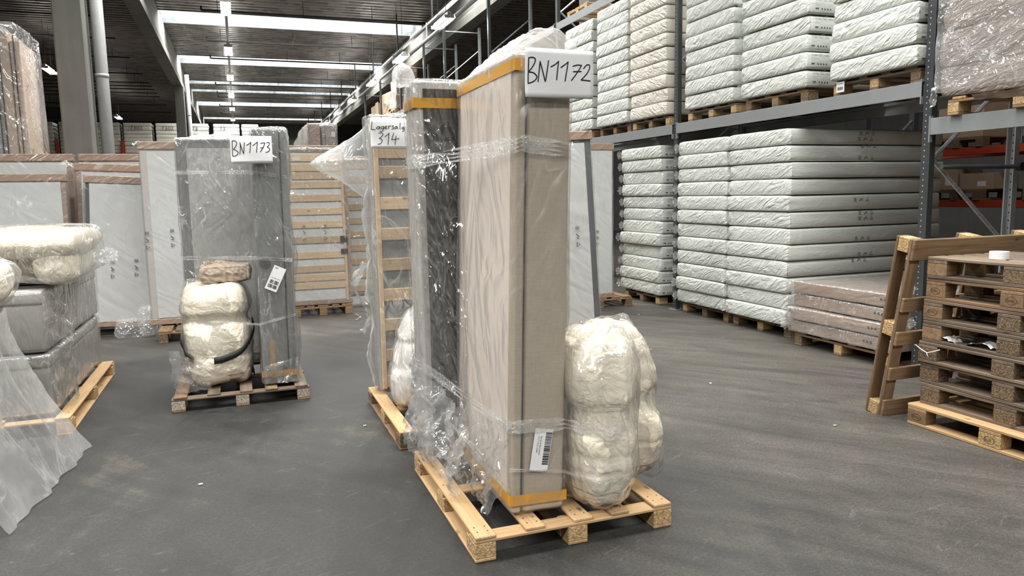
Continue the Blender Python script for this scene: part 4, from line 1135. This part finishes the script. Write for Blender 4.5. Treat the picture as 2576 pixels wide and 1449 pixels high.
# --- slatted base with the 314 sign
E_ = bed_base('slatted bed base in clear film carrying the 314 sign', (1.39, 5.70, zP3 + .012), 0, .9, .17, 2.07, 'linen_lt', 'grey_cloth', .02, slats=[.03, .235, .47, .70, .93, 1.16, 1.39, 1.62, 1.77, 1.935], films=('film',), seed=14, fgap=.02, famp=.016)
W3 = E_
L3 = lambda x, y, z: (x - 1.39, y - 5.70, z - zP3)
def flare(u, v):
    # triangular flag of film: apex points left at mid height
    x = .945 - .40 * u * (1 - abs(2 * v - .95) ** 1.1) ; z = 1.60 + .60 * v
    x = min(x, .945)
    return Vector(L3(x + .02 * math.sin(v * 9) * u, 5.62 + .35 * u, z - .06 * u * (v - .2)))
sheet_mb(flare, 40, 34, .012, 6, 2.0).build('film_flag', 'film_haze', W3, True)
sheet_mb(lambda u, v: Vector(L3(.905 + .02 * u - .05 * math.sin(v * 3.1 * 3) ** 2 * (1 - u), 5.58 + .22 * u, .14 + 1.55 * v)), 16, 70, .022, 6, 5.0).build('loose_film', 'film_haze', W3, True)
sheet_mb(lambda u, v: Vector(L3(.86 + .06 * math.sin(v * 7), 5.72 + .25 * u, .55 + .55 * v)), 14, 30, .03, 10, 8.0).build('gathered_film', 'film_crisp', W3, True)
bag('white quilted duvet bag leaning on the slatted base, behind the beige base', (1.13, 5.17, zP3), .225, .20, .72, 'duvet_white', ((.47, .02, .05), (.30, .02, .04)), 13.0, .010, e1=.62, e2=.8, lean=(.22, .15), lobes=.01)

# --- slatted bases further back
G = bed_base('slatted base leaning upright on a pallet in the middle distance', (1.0, 10.66, .150), (math.radians(-1), 0, 0), .84, .22, 2.13, 'carton', 'white_panel', .04, slats=[.22, .33, .45, .64, .85, 1.06, 1.24, 1.42, 1.60, 1.72, 1.83, 1.96], films=('film',), seed=20, topcap='carton', botcap='carton', fgap=.016, famp=.012)
for (x, z_) in ((-.18, .95), (.10, .95)): put('printed_symbols', PRINT, None, G, (x, -.165, z_ + .05), (0, PI / 2, 0))['kind'] = 'stuff'
MB().box(.30, .405, -.150, -.146, .85, .94).build('dark_tag', 'dark', G); MB().box(.30, .395, -.150, -.146, .69, .76).build('dark_tag', 'dark', G)
MB().box(-.28, -.18, -.142, -.138, 1.97, 2.02).build('sticker', 'paper', G)
pallet('brown pallet under the slatted base in the middle distance', (1.02, 11.1, 0), 0, .8, 1.2, EUR_DECK, True, pick('mid'), pick('mid_x'), stringers=(0, .5, 1))
G2 = bed_base('second slatted base behind, just right of the first one', (1.86, 11.3, .15), 0, .84, .22, 2.02, 'carton', 'white_panel', .04, slats=10, films=('film',), seed=22, topcap='carton', fgap=.016, famp=.012)

# --- white panel bases in film, left
def white_base(label, loc, rot, w, h, body, t=.2, border=.05, seed=1, sym=(), cap=True, panel='white_panel', film_='film_box'):
    o = bed_base(label, loc, rot, w, t, h, body, panel, border, films=(film_,), seed=seed, topcap='carton' if cap else None, botcap='carton' if cap else None, fgap=.014, famp=.010)
    for (x, z_) in sym: put('printed_symbols', PRINT, None, o, (x, -t / 2 - .024, z_), (0, PI / 2, 0))['kind'] = 'stuff'
    return o
white_base('white panelled base with linen edge, left of the grey bed bases', (-.585, 9.75, .16), (R_(-1.5), 0, 0), .92, 2.10, 'linen_lt', .2, .075, 31, ((-.44, 1.0), (-.17, 1.02)))
pallet('dark old pallet under the white panelled base at left', (-.55, 9.86, 0), 0, .8, 1.2, EUR_DECK, True, pick('old', 'mid'), pick('chip_old'))
white_base('white base leaning with dark side edge, left of the linen edged one', (-1.42, 10.2, .10), (R_(-2.5), R_(3.0), 0), .76, 1.78, 'navy', .16, .045, 32, ((-.10, .70), (.16, .72)))
white_base('tall brown framed base standing behind the dark edged white base', (-1.50, 10.55, .06), (R_(-2), R_(2.2), 0), .86, 1.98, 'carton', .16, .06, 33, ())
white_base('white base with brown carton top at far left, nearer one', (-2.44, 10.35, .02), (R_(-2), 0, 0), 1.0, 1.90, 'carton', .16, .05, 34, ())
white_base('white base with brown carton top at far left, farther one', (-2.46, 10.85, .02), (R_(-1), 0, 0), 1.05, 2.16, 'carton', .16, .06, 35, ())
white_base('brown topped base behind the dark edged white base', (-1.48, 11.05, .02), (0, 0, 0), .78, 2.17, 'carton', .16, .06, 36, ())
for (lb, x, y, w_, s_) in (('crumpled clear film on the floor under the dark edged white base', -1.25, 9.93, .42, 41.0), ):
    t = thing('film_heap', lb, 'plastic film', (x, y, 0))
    soft_mb(w_, .28, .2, (14, 8, 6), .06, crumple(.03, 9, s_, .02)).build('heap', 'film_crisp', t, False)
    lump_mb(lump_fn(.10, .13, .36, .7, .9, (), .02, 8.0, 12), 36, 22).build('knot', 'film_crisp', t, False, (.12, -.02, 0))
for (x, y, z_, s_) in ((-1.9, 10.62, 2.06, 1.0), (-.98, 9.75, 2.25, 5.0)):
    t = tag(sheet_mb(lambda u, v: Vector(((u - .5) * .26, (v - .5) * .12, .03 + .04 * math.sin(u * 7) * v)), 20, 12, .035, 16, s_).build('film_scrap', 'film_haze', None, False, (x, y, z_)), 'torn white film tuft on top of the ' + ('brown framed base' if s_ < 3 else 'linen edged white base'), 'plastic film')

# --- linen boxes at left on the long pallet
for k, z_ in enumerate((zP4 + .012, zP4 + .462)):
    t = thing('linen_box', ('upper' if k else 'lower') + ' grey linen box in clear film on the long pine pallet', 'bed base', (-1.775, 6.9, z_), (0, 0, R_(-.8) if k else 0))
    soft_mb(.93, 1.92, .10, (4, 6, 2), .02, crumple(.004, 3, k * 4.)).build('upholstered_top', 'linen_grey', t, True, (0, 0, .33))
    soft_mb(.92, 1.91, .335, (4, 6, 4), .02, crumple(.004, 3, k * 4. + 2)).build('upholstered_body', 'linen_grey', t, True)
    soft_mb(.955, 1.955, .43, (10, 24, 8), .03, crumple(.009, 4, k * 4. + 7, .0)).build('film', 'film', t, True)
    sheet_mb(lambda u, v: Vector((.47 + .05 * math.sin(u * 3) + .05 * v * u, -1.0 + .55 * u, .42 - .40 * v)), 22, 20, .04, 5, 3.0 + k).build('loose_film', 'film', t, True)
t = thing('folded_duvet', 'folded cream duvet in clear film lying on the linen boxes', 'duvet', (-1.63, 6.62, zP4 + .915))
soft_mb(.95, 1.2, .17, (26, 34, 8), .08, crumple(.012, 3.2, 2.0, .03)).build('upper_fold', 'duvet', t, True, (.03, 0, .20))
soft_mb(.24, 1.16, .26, (12, 34, 10), .09, crumple(.012, 3.5, 5.0, .01)).build('side_fold', 'duvet', t, True, (.36, 0, .0))
soft_mb(.70, 1.0, .20, (20, 24, 8), .08, crumple(.012, 5, 8.0, .0)).build('inner_fold', 'duvet', t, True, (-.12, .1, .0))
soft_mb(1.02, 1.30, .39, (18, 22, 10), .09, crumple(.018, 3.5, 4.0, .0)).build('clear_bag', 'film', t, True, (.03, .0, .015))
sheet_mb(lambda u, v: Vector((.50 + .18 * u, .1 + .25 * v, .12 + .1 * math.sin(v * 3) - .05 * u)), 14, 14, .04, 14, 4.0).build('bag_end', 'film_crisp', t, False)
# front left, mostly out of frame: a draped load
t = thing('draped_load', 'linen load under draped clear plastic at the front left edge', 'wrapped load', (-1.9, 4.85, 0))
soft_mb(.95, .9, .95, (4, 4, 6), .03, crumple(.006, 3, 1.0)).build('linen_box', 'linen_grey', t, True, (-.05, .0, .0))
soft_mb(1.0, .95, .97, (10, 10, 12), .04, crumple(.016, 4, 3.0)).build('film', 'film', t, True, (-.05, .0, .005))
def drape(u, v):
    # skirt of film from the box edge down to the floor, spreading outwards in long folds
    y = .52 - 1.35 * u; s_ = v
    fold = (.020 * math.sin(u * 19 + 1 + 2 * v) + .012 * math.sin(u * 37 + 3) + .03 * nz(u * 5, v * 3, 2)) * (.35 + s_ * (1 - .6 * s_))
    out = .10 + .39 * s_ ** 1.7 * (1 - .38 * u) + fold
    return Vector((.40 + out, y + .10 * s_ + fold * .6, .98 - .97 * s_))
sheet_mb(drape, 90, 40, .012, 4, 2.0).build('plastic_skirt', 'film_soft', t, True)
sheet_mb(lambda u, v: Vector((.42 + .06 * v, .5 - 1.2 * u, 1.0 - .55 * v)), 40, 24, .04, 5, 6.0).build('plastic_skirt', 'film', t, True)
bag('cream pillow bag on the draped load at the front left edge', (-1.58, 4.98, 1.01), .33, .30, .34, 'duvet', (), 21.0, .022, e1=.75, e2=.9)

# --- white base with dark edge right of the beige base, and its pallet
o = white_base('white panelled base with dark grey edge, right of the beige bed base', (3.08, 7.1, .165), (R_(-1), R_(-2.9), 0), .92, 2.02, 'navy', .2, .075, 51, ((.24, 1.0),))
pallet('worn brown pallet under the dark edged base right of the beige one', (3.1, 7.35, 0), 0, 1.0, 1.2, [(-.42, .13), (-.24, .13), (-.05, .13), (.14, .13), (.42, .13)], True, pick('mid'), pick('chip_old'))
white_base('slim white base with brown caps beside the lone mattress stack', (4.47, 9.45, .146), (0, 0, 0), .9, 2.1, 'white_panel', .16, .02, 52, ((.2, .85),))
pallet('brown pallet under the slim white base beside the mattress stack', (4.72, 9.95, 0), 0, 1.0, 1.2, [(-.42, .13), (-.2, .13), (.03, .13), (.24, .13), (.42, .13)], True, pick('mid'), pick('chip_old'))

# ------------------------------------------------------------------ background
# tall wrapped tower at far left
t = thing('wrapped_tower', 'tall film wrapped tower of upright boards at the far left', 'wrapped load', (-3.45, 11.95, 0))
for k, (x0, x1, hh, mt) in enumerate(((-.85, -.30, 3.78, 'load'), (-.29, .20, 3.90, 'load'), (.21, .52, 3.98, 'tan'), (.53, .70, 3.93, 'boards_grey'), (.71, .82, 3.82, 'tan'), (.83, .95, 3.69, 'tan'))):
    soft_mb(x1 - x0, 1.1, hh, (2, 3, 8), .02, crumple(.006, 2, k * 3.)).build('board_bundle', mt, t, True, ((x0 + x1) / 2, 0, 0))
for x in (.42, .66, .88): MB().box(x - .006, x + .006, -.575, -.57, 0, 3.75).build('strap', 'strap', t)
soft_mb(1.86, 1.18, 3.92, (16, 8, 34), .05, crumple(.03, 2.5, 4.0, .0)).build('film', 'film', t, True)
# far mattress stacks on red racks
FM = [mattress_mesh(1.0, 1.5, .17, 3.3 + s_, 'far_mattress') for s_ in range(2)]
FM2 = [mattress_mesh(1.0, 1.5, .17, 7.3 + s_, 'mattress') for s_ in range(2)]
RT = math.pi / 2
def far_stack(x, w_, n, z0, where, bright, y=38.4, num=None, cnt=0):
    for k in range(n):
        t = thing('mattress', 'distant %s mattress, %s in the %s' % ('white' if bright else 'cream', ORD[k] if k < n - 1 else 'topmost', where), 'mattress', (x, y + RG.uniform(-.02, .02), z0 + k * .17), (0, 0, RT), 'distant mattresses on red racks')
        o_ = put('wrapped_body', (FM2 if bright else FM)[k % 2], None, t); o_.scale = (1, (w_ - .08) / 1.5, 1)
        if num and k == n - 2:
            m = MB(); add_text(m, num, .26, 0, 0); m.build('handwritten_number', 'ink_grey', t, False, (-.54, .3, .02), (0, 0, -RT))
WH = ['far row, first from the left', 'far row, second from the left', 'far row, third from the left', 'far row, left of the far column', 'far row, just beside the far column', 'far row, right of the far column', 'far row, under the lamp strip', 'far row, at its right end']
for i, (xa, xb, br, num) in enumerate(((-8.6, -7.35, False, '740'), (-7.2, -5.9, False, None), (-5.75, -4.75, False, None), (-4.68, -3.45, False, '7302'), (-3.36, -2.2, False, '7302'), (-1.95, -1.05, True, '73'), (-.92, .30, True, '73'), (.32, 1.15, True, None))):
    far_stack((xa + xb) / 2, xb - xa, 8, 3.775, WH[i], br, 38.4, num)
for i, (xa, xb) in enumerate(((-10.2, -7.275), (-7.275, -4.715), (-4.715, -2.07), (-2.07, 1.3), (1.3, 3.6))):
    for yy, q in ((37.9, 'front'), (38.9, 'rear')):
        t = thing('red_rack_beam', 'red %s beam under the far mattresses, %s bay from the left' % (q, ['first', 'second', 'third', 'fourth', 'fifth'][i]), 'rack beam', (xa + .06, yy, 3.62), 0, 'far red beams')
        MB().box(0, xb - xa - .12, -.03, .03, 0, .15, .004).build('beam_face', 'red', t)
for i, x in enumerate((-10.2, -7.275, -4.715, -2.07, 1.3, 3.6)):
    t = thing('rack_frame', 'red rack frame under the far mattresses, %s from the left' % ['first', 'second', 'third', 'fourth', 'fifth', 'sixth'][i], 'rack frame', (x, 37.9, 0), 0, 'far red rack frames')
    for yy in (0, 1.0): MB().box(-.05, .05, yy - .05, yy + .05, 0, 4.35, .004).build('post', 'red', t)
    for k in range(4): MB().tube([(0, .04, .4 + k), (0, .96, 1.3 + k)], .02, 6).build('brace', 'red', t)
# small wrapped bale right of the far stacks
# distant upright brown boards
for i in range(7):
    y = 18.2 + i * 1.15
    hh = 3.30 + (.05 * i if i < 4 else .02 * i)
    t = thing('wrapped_boards', 'brown film wrapped bundle of upright boards, %s in the distant row' % RN[i], 'wrapped load', (1.90 + .04 * i, y, 0), 0, 'distant wrapped bundles')
    wd_ = .62
    soft_mb(wd_ * .42, .95, hh, (2, 3, 8), .03, crumple(.012, 3, i * 2.)).build('board_bundle', 'carton', t, True, (-wd_ * .28, 0, 0))
    soft_mb(wd_ * .55, .95, hh - .03, (2, 3, 8), .03, crumple(.012, 3, i * 2. + 1)).build('board_bundle', 'load', t, True, (wd_ * .23, 0, 0))
    MB().box(.05, .06, -.482, -.478, 0, hh - .05).build('strap', 'strap', t)
    MB().box(.2, .28, -.484, -.478, hh - .3, hh - .18).build('sticker', 'paper', t)
    soft_mb(wd_ + .06, 1.01, hh + .01, (5, 5, 16), .04, crumple(.02, 3, i * 3.)).build('film', 'film', t, True)
# cartons on the distant rack
pallet('pale pallet under the film wrapped cartons on the distant rack', (6.1, 27.6, 4.62), -PI / 2, .9, 1.2, EUR_DECK, True, pick('pine'), pick('chip_new'))
for i, (dy, z_, sx, sy, sz) in enumerate(((0, 4.764, .9, .9, .5), (-.03, 5.266, .85, .8, .55), (.03, 5.818, .7, .65, .45))):
    c_ = carton(6.0, 27.6 + dy, z_, sx, sy, sz, 'film wrapped brown carton on the distant rack, %s of three' % ('lowest', 'middle', 'top')[i], .02 * i, 'carton')
    soft_mb(sx + .06, sy + .08, sz - .02, (8, 8, 6), .03, crumple(.006, 4, i * 4.)).build('film', 'film_crisp', c_, True, (0, 0, .01))
t = thing('open_carton', 'wide brown carton with torn wrapping on the distant rack', 'carton', (6.1, 31.6, 4.62), (0, 0, 0))
soft_mb(1.1, 1.7, .75, (2, 2, 2), .01).build('box', 'carton_dry', t)
MB().box(-.57, -.55, -.9, -.3, .02, .8).build('side_board', 'slat_y', t)
t = thing('open_carton', 'tilted brown carton beside the wrapped cartons on the distant rack', 'carton', (6.05, 29.3, 4.62), (0, 0, .1))
soft_mb(.9, 1.2, .95, (2, 2, 2), .01).build('box', 'carton_dry', t)
sheet_mb(lambda u, v: Vector((-.47, -.6 + .9 * u, .9 - .6 * v - .2 * u)), 14, 12, .05, 4, 3.).build('torn_wrap', 'kraft', t)

# ------------------------------------------------------------------ small things
t = thing('tape_roll', 'small roll of white tape lying on the pallet stack', 'tape', (4.50, 3.36, 1.155))
n = 28; vs = []
for k in range(n):
    a = 2 * PI * k / n
    for r_, z_ in ((.055, 0), (.055, .048), (.038, .048), (.038, 0)): vs.append((math.cos(a) * r_, math.sin(a) * r_, z_))
MB().add(vs, [(4 * k + j, 4 * ((k + 1) % n) + j, 4 * ((k + 1) % n) + (j + 1) % 4, 4 * k + (j + 1) % 4) for k in range(n) for j in range(4)]).build('roll', 'paper', t, False)
t = tag(sheet_mb(lambda u, v: Vector(((u - .5) * .12 + .05 * math.sin(u * 5), .45 * (u - .5) + .05 * v, .012 + .02 * math.sin(u * 6) ** 2)), 30, 6, .012, 18, 3.0).build('film_strip', 'film_haze', None, False, (1.42, 10.0, .01)), 'twisted strip of white film on the floor below the slatted base', 'plastic film')
t = tag(sheet_mb(lambda u, v: Vector((.35 * (u - .5), .05 * v + .1 * math.sin(u * 4), .01 + .012 * math.sin(u * 9))), 30, 4, .01, 14, 9.0).build('film_strip', 'film_haze', None, False, (4.15, 7.7, .012)), 'thin wisp of clear film trailing on the floor right of the beige base', 'plastic film')
sp_ = [((-.3, 4.47), 'near the middle of the floor'), ((.75, 5.2), 'left of the front pallet'), ((3.9, 6.6), 'in front of the mattress stacks'), ((3.65, 5.2), 'right of the front pallet'), ((4.9, 8.6), 'by the middle rack post'), ((3.75, 3.9), 'beside the leaning pallet')]
for i, ((x, y), wh) in enumerate(sp_):
    tag(sheet_mb(lambda u, v: Vector(((u - .5) * .022, (v - .5) * .014, .004)), 8, 6, .003, 60, i * 2.).build('paper_scrap', 'paper', None, False, (x, y, .004)), 'tiny white scrap on the floor ' + wh, 'scrap')
# plastic and string caught in the pallet stack
t = tag(sheet_mb(lambda u, v: Vector((.10 * v, .34 * (u - .5), .02 * math.sin(u * 7))), 24, 8, .014, 12, 2.).build('paper_rag', 'paper', None, False, (4.33, 3.42, .612)), 'crumpled pale paper pushed between boards of the pallet stack', 'paper')
m = MB().tube([(0, .02, 0), (-.02, -.05, -.022), (-.03, -.10, -.032), (-.02, -.14, -.015), (0, -.17, .0)], .0035, 6); m.tube([(-.03, -.095, -.032), (-.03, -.11, -.06)], .003, 5)
tag(m.build('string_loop', 'paper', None, True, (4.30, 3.75, .545)), 'loop of white string hanging on the pallet stack corner', 'string')
for i, (y, z_) in enumerate(((4.90, 1.0), (4.90, .72), (4.88, .42))):
    tag(sheet_mb(lambda u, v: Vector((-.10 * u, .06 * (v - .5), .05 * v - .03 * u)), 12, 10, .03, 18, i * 5.).build('film_tuft', 'film_crisp', None, False, (5.545, y, z_)), 'tuft of torn film stuck to the front rack post, %s of three' % ('highest', 'middle', 'lowest')[i], 'plastic film')
